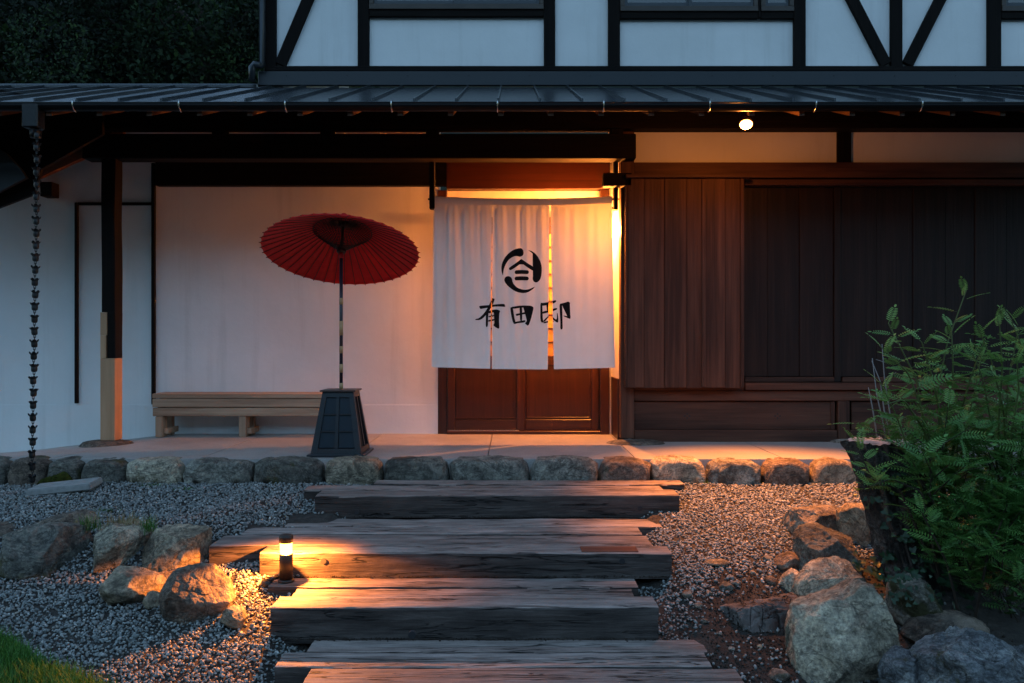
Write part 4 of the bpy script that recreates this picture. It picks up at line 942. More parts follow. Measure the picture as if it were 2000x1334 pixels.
for f in range(4):
    e = .999
    slat(f, [(-e, ZA), (-.76, ZA), (-.70, ZB), (-e, ZB)], ins, 'stand_black', 'corner_stile'); slat(f, [(.76, ZA), (e, ZA), (e, ZB), (.70, ZB)], ins, 'stand_black', 'corner_stile')
    slat(f, [(-.757, ZA), (.757, ZA), (.752, ZA + .045), (-.752, ZA + .045)], ins - .002, 'stand_black', 'rail'); slat(f, [(-.71, ZB - .045), (.71, ZB - .045), (.70, ZB), (-.70, ZB)], ins - .002, 'stand_black', 'rail')
    slat(f, [(-.07, ZA + .046), (.07, ZA + .046), (.09, ZB - .046), (-.09, ZB - .046)], ins - .004, 'stand_black', 'mullion')
    if f in (0, 2):
        zs_ = np.linspace(ZA + .047, ZB - .047, 4)
        for k in (1, 2):
            for a, b in ((-.745, -.085), (.085, .745)): slat(f, [(a, zs_[k] - .004), (b, zs_[k] - .004), (b, zs_[k] + .004), (a, zs_[k] + .004)], ins - .006, 'room_dark', 'glazing_bar')
        for k in range(3):
            for s in (-1, 1):
                V = [on(f, s * u, z, .013) for u, z in ((.086, zs_[k] + .005), (.742, zs_[k] + .005), (.735, zs_[k + 1] - .005), (.092, zs_[k + 1] - .005))] + [on(f, s * u, z, .017) for u, z in ((.086, zs_[k] + .005), (.742, zs_[k] + .005), (.735, zs_[k + 1] - .005), (.092, zs_[k + 1] - .005))]
                me = py_mesh('pane', V, [(0, 1, 2, 3), (7, 6, 5, 4), (0, 4, 5, 1), (1, 5, 6, 2), (2, 6, 7, 3), (3, 7, 4, 0)]); bm = bmesh.new(); bm.from_mesh(me); bmesh.ops.recalc_face_normals(bm, faces=bm.faces[:]); bm.to_mesh(me); bm.free()
                link('pane', me, 'stand_pane', st)
um = thing('umbrella', 'large red paper umbrella tilted back on a banded bamboo pole', 'umbrella', (sx, sy, .53))
ucz = Z(492, sy); tl = R(20.3)
M_ = Matrix.Translation((sx, sy, ucz)) @ Matrix.Rotation(-tl, 4, 'X')
def ptube(z0, z1, r, mat, name): return tube(name, [(sx, sy, z0), (sx, sy, z1)], r, mat, um, 14)
ptube(.545, ucz - .03, .0145, 'pole_blue', 'pole')
for q0, q1 in ((760, 748), (728, 711), (690, 676), (655, 627), (595, 582)): ptube(Z(q0, sy) , Z(q1, sy), .0162, 'bamboo', 'pole_band')
NR, RR, HH = 44, .662, .29
def cz(r): t = r / RR; return HH * (1 - t ** 1.12)
def canopy():
    V, Fc = [], []; rs = [.03, .12, .22, .32, .42, .52, .60, .645, .66]; sub = 4; seg = NR * sub
    for i, r in enumerate(rs):
        for k in range(seg):
            a = 2 * math.pi * k / seg; ph = (k % sub) / sub; sag = math.sin(math.pi * ph); r2 = r - .012 * sag * (r / RR) ** 2
            z = cz(r2) - .006 * sag * (r / RR) - (.012 if i == len(rs) - 1 else 0)
            V.append(M_ @ Vector((r2 * math.cos(a), r2 * math.sin(a), z + .004)))
    for i in range(len(rs) - 1):
        for k in range(seg): Fc.append((i * seg + k, (i + 1) * seg + k, (i + 1) * seg + (k + 1) % seg, i * seg + (k + 1) % seg))
    me = py_mesh('canopy', V, Fc); return link('canopy', me, 'red_paper', um)
canopy()
rp = [(r, 0, cz(r) - .006) for r in np.linspace(.03, RR + .006, 8)]
Vr, Fr = tube_geo(rp, .0032, 5); rib_me = py_mesh('rib', Vr, Fr)
sp_ = [(.245, 0, cz(.245) - .01), (.035, 0, .02)]; Vs, Fs = tube_geo(sp_, .0026, 5); strut_me = py_mesh('strut', Vs, Fs)
for k in range(NR):
    for nm, me in (('rib', rib_me), ('strut', strut_me)):
        o = link(nm, me, 'rib_black', um); o.matrix_world = M_ @ Matrix.Rotation(2 * math.pi * k / NR, 4, 'Z')
        o.matrix_parent_inverse = parent_inv(um); mb = M_ @ Matrix.Rotation(2 * math.pi * k / NR, 4, 'Z'); o.matrix_basis = mb
# thread lattice between the struts
V, Fc = [], []
for j in range(9):
    t = .12 + j * .1; r = .245 + (.035 - .245) * t; z = cz(.245) - .01 + (.02 - cz(.245) + .01) * t
    pts = [M_ @ Vector((r * math.cos(2 * math.pi * k / NR), r * math.sin(2 * math.pi * k / NR), z + (.012 if (k + j) % 2 else -.012) * (1 - t))) for k in range(NR + 1)]
    tube_geo(pts, .0016, 4, V, Fc, False)
link('thread_lattice', py_mesh('thread_lattice', V, Fc), 'rib_black', um)
pts = [M_ @ Vector((.247 * math.cos(a), .247 * math.sin(a), cz(.247) - .008)) for a in np.linspace(0, 2 * math.pi, 60)]
V, Fc = tube_geo(pts, .0035, 5, None, None, False); link('ring', py_mesh('ring', V, Fc), 'rib_black', um)
def axis_lathe(name, prof, mat):
    o = lathe(name, prof, mat, um, 20); o.matrix_basis = M_; o.matrix_parent_inverse = parent_inv(um); return o
axis_lathe('hub', [(.03, -.012), (.04, .0), (.038, .03), (.018, .045)], 'rib_black'); axis_lathe('shaft', [(.012, -.02), (.012, .27)], 'rib_black')
axis_lathe('top_hub', [(.03, .235), (.034, .25), (.034, .278)], 'rib_black'); axis_lathe('cap', [(.04, HH - .015), (.034, HH + .02), (.028, HH + .062), (.022, HH + .07)], 'red_cap')
axis_lathe('collar', [(.016, -.055), (.019, -.05), (.019, -.014)], 'red_cap')

# ------------------------------------------------------------------ noren curtain
NY = 7.76
nor = thing('noren_curtain', 'white three-panel noren curtain with black crest and characters over the door', 'curtain', (X(1022, NY), NY, Z(385, NY)))
tube('rod', [(X(836, NY), NY, Z(389, NY)), (X(1021, NY), NY, Z(391.5, NY)), (X(1209, NY), NY, Z(389, NY))], .009, 'rib_black', nor)
tube('rod_peg', [(X(840, NY), NY, Z(381, NY)), (X(840, NY), NY, Z(399, NY))], .008, 'rib_black', nor); tube('rod_peg', [(X(1204, NY), NY, Z(381, NY)), (X(1204, NY), NY, Z(399, NY))], .008, 'rib_black', nor)
# panel edges in photo columns at top and bottom, bottom rows
PAN = [((848.5, 961.2), (843, 957.6), (717, 720)), ((961.8, 1073.6), (960.8, 1069.5), (720.5, 721.5)), ((1074.6, 1195), (1081.5, 1200.5), (721, 718))]
def hang(x, z):       # depth of the cloth surface
    zt = Z(398, NY); t = max(0, (zt - z) / 1.62); am = .015 * (1 - .62 * min(1, t * 1.15)) * min(1, t * 14 + .05)
    w = math.sin(x * 46 + 1.2 * math.sin(x * 9) + .9 * z * 0) + .6 * math.sin(x * 83 + 2 + .7 * z) * max(0, 1 - 2.2 * t) + .55 * math.sin(x * 23 + .8 * z + .5)
    lf = 1.35 if x < -.15 else (1.2 if x < .36 else .45)
    return NY - .011 + am * w * lf - .022 * t * t + .018 * t * noise.noise((x * 2.2, z * 1.3, 3))
def topq(px): u = (px - 1021) / 175; return 388.2 - 4.5 * u * u
for k, ((ta, tb), (ba, bb), (qa, qb)) in enumerate(PAN):
    nx, nz = 90, 110; V, Fc = [], []
    for j in range(nz + 1):
        t = j / nz
        for i in range(nx + 1):
            u = i / nx; pt_ = ta + (tb - ta) * u; te = t ** 1.15 if k == 2 else t
            pb = ba + (bb - ba) * u; px = pt_ + (pb - pt_) * te
            q = topq(px) + 3 + (qa + (qb - qa) * u - topq(px) - 3) * t
            x = X(px, NY); z = Z(q, NY); V.append((x, hang(x, z), z))
    for j in range(nz):
        for i in range(nx): a = j * (nx + 1) + i; Fc.append((a, a + nx + 1, a + nx + 2, a + 1))
    me = py_mesh('cloth_panel', V, Fc); me.polygons.foreach_set('use_smooth', [True] * len(me.polygons)); link('cloth_panel', me, 'noren_cloth', nor)
    # bottom hem line
# sleeve over the rod
V, Fc = [], []; nx = 120
prof = [(0, 13.5, -.0135), (0, 11.5, -.0165), (0, 3, -.0155), (0, .6, -.011), (0, -.4, 0), (0, .6, .011), (0, 3, .0155), (0, 12, .014)]
for i in range(nx + 1):
    px = 848 + (1195.5 - 848) * i / nx; x = X(px, NY)
    for _, dq, dy in prof:
        V.append((x, NY + dy + .0016 * noise.noise((x * 18, dq * .3, 0)) , Z(topq(px) + dq, NY)))
m_ = len(prof)
for i in range(nx):
    for j in range(m_ - 1): Fc.append((i * m_ + j, i * m_ + j + 1, (i + 1) * m_ + j + 1, (i + 1) * m_ + j))
me = py_mesh('rod_sleeve', V, Fc); me.polygons.foreach_set('use_smooth', [True] * len(me.polygons)); link('rod_sleeve', me, 'noren_cloth', nor)
def rbar(x0, x1, y, h_): return [(x0 + h_ - h_ * math.cos(a), y + h_ * math.sin(a)) for a in np.linspace(-1.5, 1.5, 9)] + [(x1 - h_ + h_ * math.cos(a), y + h_ * math.sin(a)) for a in np.linspace(1.5, -1.5, 9)]
CREST = [
 [(665,107),(610,113),(560,140),(500,190),(455,245),(425,310),(415,370),(420,430),(437,482),(442,440),(450,385),(475,325),(515,265),(560,230),(600,212),(635,212),(665,227),(695,220),(715,200),(722,170),(715,135),(695,113)],
 [(778,133),(820,140),(870,170),(915,220),(950,280),(970,350),(970,430),(960,500),(940,545),(910,572),(885,577),(860,565),(845,535),(845,505),(855,480),(880,460),(897,420),(908,360),(905,300),(885,240),(850,190),(815,155)],
 [(878,632),(850,665),(800,700),(750,717),(700,722),(640,710),(570,675),(510,630),(470,580),(455,545),(462,510),(485,492),(515,488),(545,500),(562,525),(568,560),(580,590),(610,625),(650,655),(700,672),(750,675),(800,665),(840,648)],
 [(522,372),(675,265),(690,258),(705,265),(865,368),(873,385),(868,405),(850,415),(835,410),(692,312),(550,405),(535,408),(520,395)],
 rbar(598, 793, 433, 27), rbar(597, 791, 520, 27)]
KANJI = [
 [[(113,895),(300,880),(455,865),(465,885),(472,910),(400,905),(300,908),(180,930),(130,940),(115,915)],
  [(275,795),(300,790),(327,803),(310,850),(270,930),(215,1010),(160,1070),(120,1090),(57,1090),(65,1075),(110,1065),(160,1020),(210,955),(250,880),(275,820)],
  [(205,985),(235,960),(240,985),(235,1080),(232,1170),(215,1188),(203,1175),(205,1080)],
  [(238,968),(300,950),(360,945),(400,962),(395,985),(388,1000),(385,1100),(390,1200),(375,1210),(330,1185),(300,1155),(345,1160),(350,1150),(348,1060),(350,985),(300,985),(240,1000)],
  [(240,1035),(325,1018),(327,1038),(240,1055)], [(235,1090),(325,1073),(325,1097),(235,1115)]],
 [[(540,915),(570,915),(580,960),(595,1060),(610,1110),(605,1140),(590,1145),(570,1110),(550,1020),(540,950)],
  [(545,912),(640,895),(720,890),(820,892),(857,915),(850,960),(820,1080),(785,1175),(735,1135),(760,1110),(780,1040),(800,960),(802,930),(790,922),(700,920),(570,937)],
  [(665,915),(698,915),(702,1000),(700,1100),(672,1100),(668,1000)], [(610,1005),(680,995),(750,978),(753,1005),(690,1018),(620,1035)],
  [(590,1115),(660,1105),(740,1090),(748,1110),(720,1125),(640,1132),(600,1145)]],
 [[(955,850),(975,855),(1060,845),(1160,815),(1168,838),(1130,865),(1050,885),(975,895),(955,880)],
  [(950,860),(978,865),(975,1000),(985,1060),(975,1100),(995,1120),(970,1125),(955,1105),(948,1050),(952,960)],
  [(975,975),(1060,955),(1175,920),(1178,945),(1120,970),(1040,990),(975,1005)],
  [(1030,880),(1062,875),(1075,960),(1110,1040),(1160,1085),(1175,1070),(1175,985),(1185,1000),(1195,1060),(1192,1125),(1170,1120),(1120,1085),(1070,1030),(1040,960)],
  [(985,1100),(1060,1030),(1062,1050),(1000,1120)], [(985,1120),(1060,1100),(1130,1105),(1140,1118),(1060,1120),(1000,1137)],
  [(1215,868),(1240,862),(1290,850),(1330,835),(1357,855),(1345,885),(1305,945),(1340,985),(1362,1030),(1360,1075),(1335,1070),(1255,1030),(1280,1030),(1325,1038),(1325,1020),(1300,980),(1275,955),(1300,910),(1320,872),(1290,880),(1240,890),(1220,890)],
  [(1210,870),(1245,868),(1250,960),(1252,1100),(1255,1215),(1222,1220),(1222,1100),(1215,980)]]]
def rounded(poly, it=2):
    for _ in range(it):
        out = []
        for i in range(len(poly)):
            a, b = poly[i], poly[(i + 1) % len(poly)]; out += [(a[0] * .8 + b[0] * .2, a[1] * .8 + b[1] * .2), (a[0] * .2 + b[0] * .8, a[1] * .2 + b[1] * .8)]
        poly = out
    return poly
def ink(polys, name):
    bmA = bmesh.new()
    for n_, poly in enumerate(polys):
        for (ta, tb), (ba, bb), _q in PAN:
            bm = bmesh.new(); vs = [bm.verts.new((X(920 + u / 7.02, NY), 0, Z(470 + v / 7.02, NY))) for u, v in rounded(poly, 1)]
            try: f = bm.faces.new(vs)
            except ValueError: bm.free(); continue
            bmesh.ops.triangulate(bm, faces=[f])
            def cut(co, no, clear=True): 
                if bm.faces: bmesh.ops.bisect_plane(bm, geom=bm.verts[:] + bm.edges[:] + bm.faces[:], plane_co=co, plane_no=no, clear_outer=clear)
            for (t_, b_, s) in ((ta, ba, -1), (tb, bb, 1)):
                A = Vector((X(t_, NY), 0, Z(388, NY))); B = Vector((X(b_, NY), 0, Z(720, NY))); d = (B - A).normalized(); no = Vector((-d.z, 0, d.x)) * s
                if no.x * s < 0: no = -no
                cut(A, no)
            if not bm.faces: bm.free(); continue
            xsv = [v.co.x for v in bm.verts]; x = math.floor(min(xsv) / .008) * .008
            while x < max(xsv): cut((x, 0, 0), (1, 0, 0), False); x += .008
            zsv = [v.co.z for v in bm.verts]; z = math.floor(min(zsv) / .03) * .03
            while z < max(zsv): cut((0, 0, z), (0, 0, 1), False); z += .03
            for v in bm.verts: v.co.y = hang(v.co.x, v.co.z) - .0016 - .00025 * n_
            me = bpy.data.meshes.new('t'); bm.to_mesh(me); bm.free(); bmA.from_mesh(me); bpy.data.meshes.remove(me)
    return link(name, bm_mesh(name, bmA), 'ink', nor)
ink(CREST, 'crest')
for kk in KANJI: ink(kk, 'character')

# ------------------------------------------------------------------ lamps
def point(name, kind, loc, power, col, size, parent):
    l = bpy.data.lights.new(name, kind); l.energy = power; l.color = col; l.shadow_soft_size = size
    o = bpy.data.objects.new(name, l); COL.objects.link(o); o.location = loc; o.parent = parent; o.matrix_parent_inverse = parent_inv(parent); return o
bl = point(BL[0], 'SPOT', BL[1], BL[2], WARM, .006, bo); bl.data.spot_size = R(164); bl.data.spot_blend = .12; bl.rotation_euler = (0, 0, 0)
# eave floodlight
fy = 6.66; fp = Vector((X(1457, fy), fy, Z(242, fy))); aim = Vector((-.10, -.50, -.85)).normalized()
fl = thing('floodlight', 'round floodlight shining under the eave above the dark shutter box', 'lamp', fp)
Mq = Matrix.Translation(fp) @ aim.to_track_quat('Z', 'Y').to_matrix().to_4x4()
def aimed(name, prof, mat):
    o = lathe(name, prof, mat, fl, 28); o.matrix_basis = Mq; o.matrix_parent_inverse = parent_inv(fl); return o
aimed('housing', [(.035, -.13), (.045, -.12), (.056, -.03), (.056, .006)], 'gutter_metal'); aimed('lens', [(.048, .0062), (.046, .014), (.037, .026), (.022, .033), (.006, .035)], 'lamp_hot')
tube('arm', [fp - aim * .1, fp + Vector((0, .06, .1)), fp + Vector((0, .06, .22))], .011, 'gutter_metal', fl)
beam = Vector((.03, -.20, -.98)).normalized()
sl = point('floodlight_beam', 'SPOT', fp + aim * .06, 410, WARM, .04, fl); sl.data.spot_size = R(64); sl.data.spot_blend = 1.0
sl.rotation_euler = beam.to_track_quat('-Z', 'Y').to_euler()
point('floodlight_wash', 'POINT', fp + aim * .075, 4.5, WARM, .03, fl)
# entrance lamp on the side wall behind the noren
el = (X(1183, 8.22), 8.22, Z(424, 8.22))
en = thing('entrance_lamp', 'warm wall lamp half hidden behind the edge of the noren', 'lamp', el)
box('bracket', el[0] + .03, bx - .001, el[1] - .03, el[1] + .03, el[2] + .07, el[2] + .10, 'bollard_metal', en)
lathe('lamp_shade', [(.02, -.10), (.034, -.095), (.045, -.03), (.048, -.012), (.044, -.014), (.02, -.085)], 'entrance_glow', en, 24, el)
EO = point('entrance_glow_light', 'POINT', (el[0], el[1], el[2] - .125), 78, WARM, .025, en)

# ------------------------------------------------------------------ stump, ivy, twigs
sY = 4.72
stp = thing('tree_stump', 'old leaning tree stump with rough dark bark beside the boulders', 'stump', (X(1790, sY), sY, -.5))
V, Fc = [], []; ns, nl = 150, 100; zt_, zb_ = Z(862, sY), Z(1200, sY)
for i in range(nl + 1):
    t = i / nl; z = zb_ + (zt_ - zb_) * t; cx0 = X(1815 - 95 * t ** .85, sY); r = .165 + .06 * (1 - t) ** 3 + .01 * t
    for k in range(ns):
        a = 2 * math.pi * k / ns; q = (math.cos(a) * 3, math.sin(a) * 3, z * 1.3)
        rr = r * (1 + .26 * noise.noise(q) + .15 * noise.noise((q[0] * 2.6, q[1] * 2.6, z * 3)) - .16 * abs(noise.noise((q[0] * 5, q[1] * 5, z * 2.2))) + .07 * noise.noise((q[0] * 6, q[1] * 6, z * 14)) + .04 * noise.noise((q[0] * 14, q[1] * 14, z * 30)))
        V.append((cx0 + rr * math.cos(a) * (1 + .75 * (1 - t) * (math.cos(a) > 0)), sY + rr * math.sin(a), z + (.02 * noise.noise((q[0] * 2, q[1] * 2, 5)) if i == nl else 0)))
for i in range(nl):
    for k in range(ns): Fc.append((i * ns + k, i * ns + (k + 1) % ns, (i + 1) * ns + (k + 1) % ns, (i + 1) * ns + k))
me = py_mesh('trunk', V, Fc); me.polygons.foreach_set('use_smooth', [True] * len(me.polygons)); link('trunk', me, 'bark', stp)
rim = V[-ns:]; c = sum((Vector(v) for v in rim), Vector()) / ns
V2 = [tuple(c + Vector((0, 0, -.004)))] + [tuple(c + (Vector(v) - c) * .55 + Vector((0, 0, -.002 + .01 * noise.noise(Vector(v) * 9)))) for v in rim] + [tuple(Vector(v) - Vector((0, 0, .001))) for v in rim]
F2 = [(0, 1 + k, 1 + (k + 1) % ns) for k in range(ns)] + [(1 + k, 1 + ns + k, 1 + ns + (k + 1) % ns, 1 + (k + 1) % ns) for k in range(ns)]
link('cut_face', py_mesh('cut_face', V2, F2), 'cut_wood', stp)
tw = thing('dead_sapling', 'bare grey dead twigs rising from behind the stump', 'twigs', (X(1735, 4.9), 4.9, .3))
for pts in ([(1744, 880), (1728, 800), (1722, 745), (1707, 705)], [(1736, 885), (1727, 830), (1715, 770), (1708, 700)], [(1752, 885), (1738, 800), (1730, 735), (1727, 672)], [(1718, 885), (1706, 800), (1699, 757)], [(1728, 830), (1746, 810)], [(1731, 738), (1752, 727)], [(1729, 708), (1712, 702)], [(1726, 808), (1740, 822)]):
    Y = 4.9; m0 = .0052 if len(pts) > 2 else .0025
    tube('twig', [(X(a, Y), Y + .01 * k, Z(b, Y)) for k, (a, b) in enumerate(pts)], [m0 * (1 - .6 * k / (len(pts) - 1)) for k in range(len(pts))], 'twig_grey', tw, 6)

# ------------------------------------------------------------------ shrubs with pinnate leaves
def leaf_template(npair=8, L=1.0):
    V, Fc = [], []
    def lf(base, d, up, l, w):
        d = d.normalized(); s = d.cross(up).normalized(); b = len(V)
        V.extend([base, base + d * l * .35 + s * w + up * w * .25, base + d * l * .75 + s * w * .75 + up * w * .2, base + d * l - up * l * .08, base + d * l * .75 - s * w * .75 + up * w * .2, base + d * l * .35 - s * w + up * w * .25])
        Fc.extend([(b, b + 1, b + 2), (b, b + 2, b + 3), (b, b + 3, b + 4), (b, b + 4, b + 5)])
    up = Vector((0, 0, 1))
    for i in range(npair):
        t = .18 + .78 * i / npair; droop = -.22 * t * t; p = Vector((t * L, 0, droop * L)); l = (.14 + .10 * math.sin(math.pi * min(1, t * 1.05))) * L
        for s in (-1, 1): lf(p, Vector((.45, s, -.12)), up, l, l * .13)
    lf(Vector((.96 * L, 0, -.2 * L)), Vector((1, 0, -.3)), up, .22 * L, .055 * L)
    b = len(V); V.extend([Vector((0, -.008, 0)), Vector((0, .008, 0)), Vector((.55, .006, -.06)), Vector((.55, -.006, -.06)), Vector((.98, 0, -.21))]); Fc.extend([(b, b + 1, b + 2), (b, b + 2, b + 3), (b + 3, b + 2, b + 4)])
    return np.array([v[:] for v in V]), np.array(Fc)
LV, LF = leaf_template()
def leaf_cloud(P, Dv, Ln, tint):
    n = len(P); d = Dv / np.linalg.norm(Dv, axis=1)[:, None]; upv = np.tile([0, 0, 1.], (n, 1)) + RNG.normal(size=(n, 3)) * .35
    s = np.cross(upv, d); s /= np.linalg.norm(s, axis=1)[:, None]; u = np.cross(d, s)
    Mx = np.stack([d, s, u], -1) * Ln[:, None, None]
    V = np.einsum('nij,kj->nki', Mx, LV) + P[:, None]
    return V.reshape(-1, 3), (LF[None] + (np.arange(n) * len(LV))[:, None, None]).reshape(-1, 3), np.repeat(np.clip(tint + RNG.normal(size=n) * .12, 0, 1), len(LV))
def shrub(name, label, stems, fill, leafL=.168):
    b0 = stems[0][0]; root = thing(name, label, 'shrub', b0); PP, DD, LL, TT = [], [], [], []
    def addleaf(p, d, l, t): PP.append(p); DD.append(d); LL.append(l); TT.append(t)
    for s in stems:
        pts = [Vector(p) for p in s]
        # resample
        fine = []
        for a, b in zip(pts[:-1], pts[1:]):
            m = max(2, int((b - a).length / .022))
            for i in range(m): fine.append(a.lerp(b, i / m))
        fine.append(pts[-1]); n = len(fine)
        V, Fc = tube_geo(fine[::2] + [fine[-1]], [.0085 * (1 - .8 * i / max(1, n // 2)) + .001 for i in range(len(fine[::2]) + 1)], 6)
        link('stem', py_mesh('stem', V, Fc), 'stem_green' if pts[-1].z > .6 else 'stem_brown', root)
        az = random.uniform(0, 6)
        for i in range(int(n * .25), n):
            if random.random() < (.6 if i > n * .55 else .3):
                az += 2.4 + random.uniform(-.5, .5); up = random.uniform(.15, .75)
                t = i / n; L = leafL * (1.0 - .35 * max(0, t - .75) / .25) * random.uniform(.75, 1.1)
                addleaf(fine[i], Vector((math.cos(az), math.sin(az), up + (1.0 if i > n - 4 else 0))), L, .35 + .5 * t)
    for (cx, cy, cz_, rx, ry, rz, nb) in fill:      # side branches with leaves filling the bush
        for _ in range(nb):
            while True:
                q = Vector((random.uniform(-1, 1), random.uniform(-1, 1), random.uniform(-1, 1)))
                if q.length < 1: break
            p = Vector((cx + q.x * rx, cy + q.y * ry, cz_ + q.z * rz)); d = Vector((q.x * .8 + random.uniform(-.5, .5), q.y * .8 - .1 + random.uniform(-.5, .5), .55 + random.uniform(-.3, .5))).normalized()
            l = random.uniform(.10, .24); e = p + d * l; V, Fc = tube_geo([p - d * .1, p, e], [.004, .003, .0012], 5)
            STEM_ACC[0].extend([(v[:]) for v in V]); base_ = STEM_ACC[2]; STEM_ACC[1].extend([tuple(i + base_ for i in f) for f in Fc]); STEM_ACC[2] += len(V)
            az = random.uniform(0, 6)
            for i in range(int(l / .036) + 2):
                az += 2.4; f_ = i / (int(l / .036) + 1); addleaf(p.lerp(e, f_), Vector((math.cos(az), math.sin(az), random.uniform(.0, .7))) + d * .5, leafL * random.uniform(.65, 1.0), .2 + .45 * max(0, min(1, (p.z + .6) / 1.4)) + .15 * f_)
    V, Fi, tn = leaf_cloud(np.array([p[:] for p in PP]), np.array([d[:] for d in DD]), np.array(LL), np.array(TT))
    link('foliage', big_mesh('foliage', V, Fi, tn), 'leaf_green', root)
    link('twigs', py_mesh('twigs', STEM_ACC[0], STEM_ACC[1]), 'stem_brown', root)
    return root
def pt(a, b, Y): return (X(a, Y), Y, Z(b, Y))
STEM_ACC = [[], [], 0]
shrub('shrub', 'tall thorny green shrub with feathery leaves and a long upright shoot behind the stump',
  [[pt(1850, 1200, 4.6), pt(1838, 950, 4.6), pt(1832, 760, 4.6), pt(1850, 670, 4.6), pt(1888, 565, 4.6)],
   [pt(1840, 1150, 4.6), pt(1815, 900, 4.55), pt(1790, 740, 4.5), pt(1735, 632, 4.5)],
   [pt(1845, 1100, 4.6), pt(1810, 830, 4.4), pt(1775, 730, 4.35), pt(1718, 675, 4.3)],
   [pt(1835, 1100, 4.6), pt(1790, 920, 4.35), pt(1750, 810, 4.3), pt(1718, 745, 4.25)],
   [pt(1860, 1100, 4.6), pt(1880, 860, 4.7), pt(1905, 760, 4.7), pt(1915, 700, 4.7)],
   [pt(1845, 1000, 4.6), pt(1840, 830, 4.5), pt(1822, 740, 4.45), pt(1800, 668, 4.4)],
   [pt(1845, 950, 4.6), pt(1850, 800, 4.55), pt(1862, 720, 4.5), pt(1858, 640, 4.5)],
   [pt(1835, 950, 4.5), pt(1805, 840, 4.4), pt(1765, 780, 4.3), pt(1728, 790, 4.2)],
   [pt(1850, 950, 4.6), pt(1870, 830, 4.5), pt(1895, 740, 4.4), pt(1922, 668, 4.35)]],
  [(X(1835, 4.6), 4.65, Z(985, 4.6), .27, .32, .32, 55), (X(1800, 4.4), 4.35, Z(900, 4.4), .15, .2, .22, 16)])
STEM_ACC = [[], [], 0]
shrub('shrub', 'bushy green shrub with feathery leaves spreading beyond the edge of the view',
  [[pt(1980, 1200, 4.5), pt(1960, 900, 4.5), pt(1970, 740, 4.5), pt(1990, 640, 4.5)],
   [pt(1985, 1150, 4.5), pt(2010, 860, 4.5), pt(2005, 700, 4.5), pt(1975, 625, 4.5)],
   [pt(1975, 1150, 4.5), pt(1940, 850, 4.45), pt(1920, 740, 4.4), pt(1900, 690, 4.4)],
   [pt(1985, 1150, 4.5), pt(1960, 800, 4.4), pt(1935, 700, 4.35), pt(1915, 650, 4.3)],
   [pt(1970, 1000, 4.5), pt(1950, 830, 4.4), pt(1958, 720, 4.35), pt(1952, 632, 4.3)],
   [pt(1985, 1000, 4.5), pt(2000, 830, 4.6), pt(2030, 720, 4.6), pt(2035, 620, 4.6)],
   [pt(1975, 1000, 4.4), pt(1975, 850, 4.3), pt(1990, 760, 4.25), pt(1985, 690, 4.2)]],
  [(X(1990, 4.5), 4.55, Z(950, 4.5), .28, .34, .46, 70), (X(2060, 4.4), 4.3, Z(950, 4.4), .3, .3, .5, 40)])
STEM_ACC = [[], [], 0]
shrub('undergrowth_shrub', 'dense low dark undergrowth of feathery leaves behind the boulders',
  [[pt(1880, 1230, 4.3), pt(1850, 1100, 4.25), pt(1800, 1000, 4.2)], [pt(1900, 1230, 4.3), pt(1930, 1080, 4.2), pt(1960, 1010, 4.15)], [pt(1840, 1150, 4.5), pt(1760, 960, 4.4), pt(1700, 930, 4.35), pt(1672, 865, 4.35)], [pt(1840, 1150, 4.5), pt(1800, 960, 4.3), pt(1740, 935, 4.3), pt(1700, 950, 4.25)]],
  [(X(1935, 4.35), 4.45, Z(1060, 4.35), .25, .30, .30, 95), (X(2010, 4.2), 4.2, Z(1120, 4.2), .28, .3, .26, 60)], .16)
# ivy on the stump and the mossy stone
def ivy(name, label, spots, size=.028):
    V, Fc, tn = [], [], []
    for (p, nrm) in spots:
        p = Vector(p); nv_ = (Vector(nrm) + Vector((random.uniform(-.5, .5), random.uniform(-.3, .3), random.uniform(-.2, .6)))).normalized(); s = size * random.uniform(.6, 1.3)
        a = nv_.orthogonal().normalized(); a = Matrix.Rotation(random.uniform(0, 6), 3, nv_) @ a; b_ = nv_.cross(a); k = len(V); t = random.random()
        for (u, w_, h_) in ((0, -.1, -.1), (.5, -.35, 0), (.62, .1, 0), (.3, .55, 0), (0, 1, -.15), (-.3, .55, 0), (-.62, .1, 0), (-.5, -.35, 0)): V.append(p + (a * u + b_ * w_ + nv_ * h_) * s); tn.append(t)
        Fc += [(k, k + j, k + j + 1) for j in range(1, 7)]
    me = big_mesh(name, np.array([v[:] for v in V]), np.array(Fc), np.array(tn)); return tag(link(name, me, 'ivy_green'), label, 'ivy')
sp = []
for _ in range(190):
    t = random.random() ** 1.1 * .9; a = random.uniform(-2.9, .1); z = zb_ + (zt_ - zb_) * t; cx0 = X(1815 - 95 * t ** .85, sY); r = .20 + .05 * (1 - t) ** 3
    if noise.noise((a * 1.5, t * 5, 1)) > -.08: sp.append(((cx0 + r * math.cos(a), sY + r * math.sin(a), z), (math.cos(a), math.sin(a), .2)))
ivy('ivy', 'dark ivy leaves climbing the leaning stump', sp)
ivy('ivy', 'trailing ivy leaves over the upright mossy stone', [((X(random.uniform(1745, 1830), 4.1), 4.1 + random.uniform(-.02, .1), Z(random.uniform(1120, 1185), 4.1)), (0, -1, .6)) for _ in range(38)], .022)
ivy('ground_leaves', 'small dark leafy plants growing between the stump and the boulders', [((X(random.uniform(1660, 1950), 4.55), 4.55 + random.uniform(-.25, .15), Z(random.uniform(1085, 1200), 4.55)), (0, -.7, .8)) for _ in range(240)], .032)

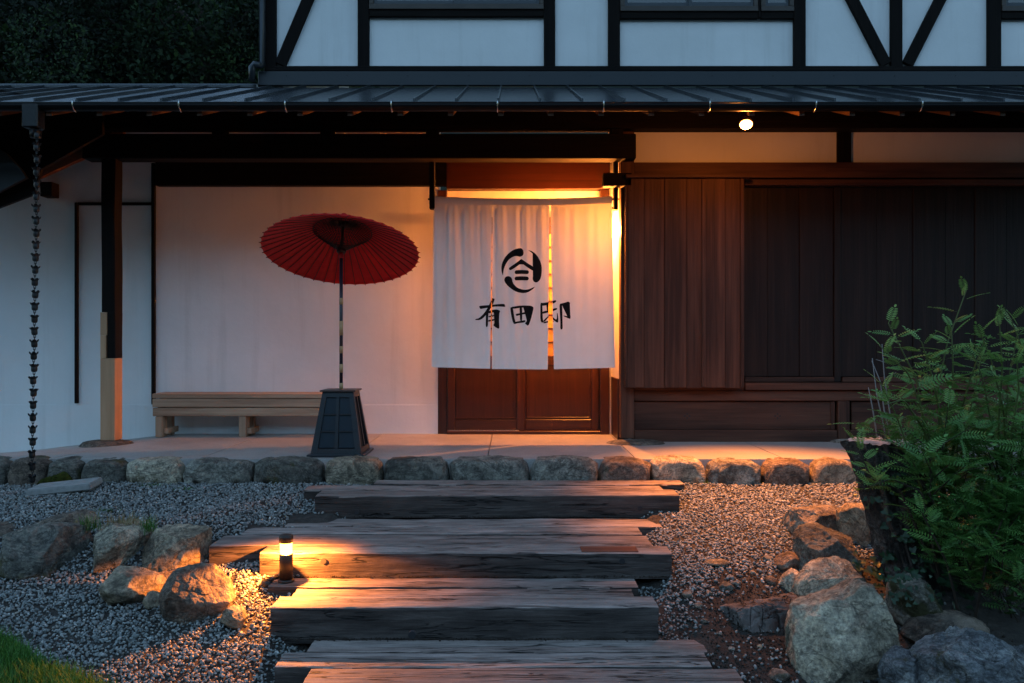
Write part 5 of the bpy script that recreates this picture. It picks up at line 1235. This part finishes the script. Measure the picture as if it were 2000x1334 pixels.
# ------------------------------------------------------------------ forest on the hillside
def crown_mesh(seed, n=15000):
    rg = np.random.default_rng(seed); lob = rg.normal(size=(15, 3)) * np.array([1.25, 1.25, 1.15]); lob[:, 2] += .4; lr = rg.uniform(.6, 1.15, 15)
    li = rg.integers(0, 15, n); d = rg.normal(size=(n, 3)); d /= np.linalg.norm(d, axis=1)[:, None]
    P = lob[li] + d * (lr[li] * rg.uniform(.55, 1.05, n) ** .6)[:, None]
    q = rg.normal(size=(n, 2, 3)); a = q[:, 0] / np.linalg.norm(q[:, 0], axis=1)[:, None]; b = np.cross(a, q[:, 1]); b /= np.linalg.norm(b, axis=1)[:, None]
    s = rg.uniform(.025, .07, n)[:, None]; C = np.stack([P - a * s, P + b * s * .6, P + a * s, P - b * s * .6], 1)
    F4 = (np.arange(n) * 4)[:, None] + np.arange(4)[None]
    tint = np.clip(.3 + rg.normal(size=n) * .12 + (rg.random(15) - .5)[li] * .8, 0, 1)
    return big_mesh('crown', C.reshape(-1, 3), F4, np.repeat(tint, 4))
crowns = [crown_mesh(s) for s in (1, 2, 3, 4)]
V, Fc = tube_geo([(0, 0, -3.4), (.05, 0, -1.5), (0, .05, .2), (.1, 0, 1.2)], [.2, .15, .1, .04], 8)
for k in range(5):
    a = k * 1.3; tube_geo([(0, 0, -.6 + k * .3), (.6 * math.cos(a), .6 * math.sin(a), .0 + k * .3), (1.3 * math.cos(a), 1.3 * math.sin(a), .5 + k * .3)], [.07, .045, .015], 6, V, Fc)
trunk_me = py_mesh('trunk', V, Fc)
rnd = random.Random(21); kq = 0
for row, (Y, qc, m) in enumerate(((22, 150, 6), (27, 95, 6), (32, 30, 6), (38, -30, 6), (45, -95, 6))):
    for i in range(m):
        px = -90 + i * 125 + (row % 2) * 60 + rnd.uniform(-25, 25); q = qc + rnd.uniform(-25, 25); sc = (1.15 + .012 * (Y - 22)) * rnd.uniform(.85, 1.2)
        root = thing('forest_tree', 'dark green broadleaf tree on the wooded hillside behind the house', 'tree', (X(px, Y), Y, Z(q, Y)), 'trees on the hillside')
        root.scale = (sc, sc, sc); root.rotation_euler = (0, 0, rnd.uniform(0, 6))
        for nm, me, mt in (('crown', crowns[kq % 4], 'tree_green'), ('trunk', trunk_me, 'stem_brown')):
            o = bpy.data.objects.new(nm, me); COL.objects.link(o); o.parent = root
            if not me.materials: me.materials.append(MATS[mt])
        kq += 1
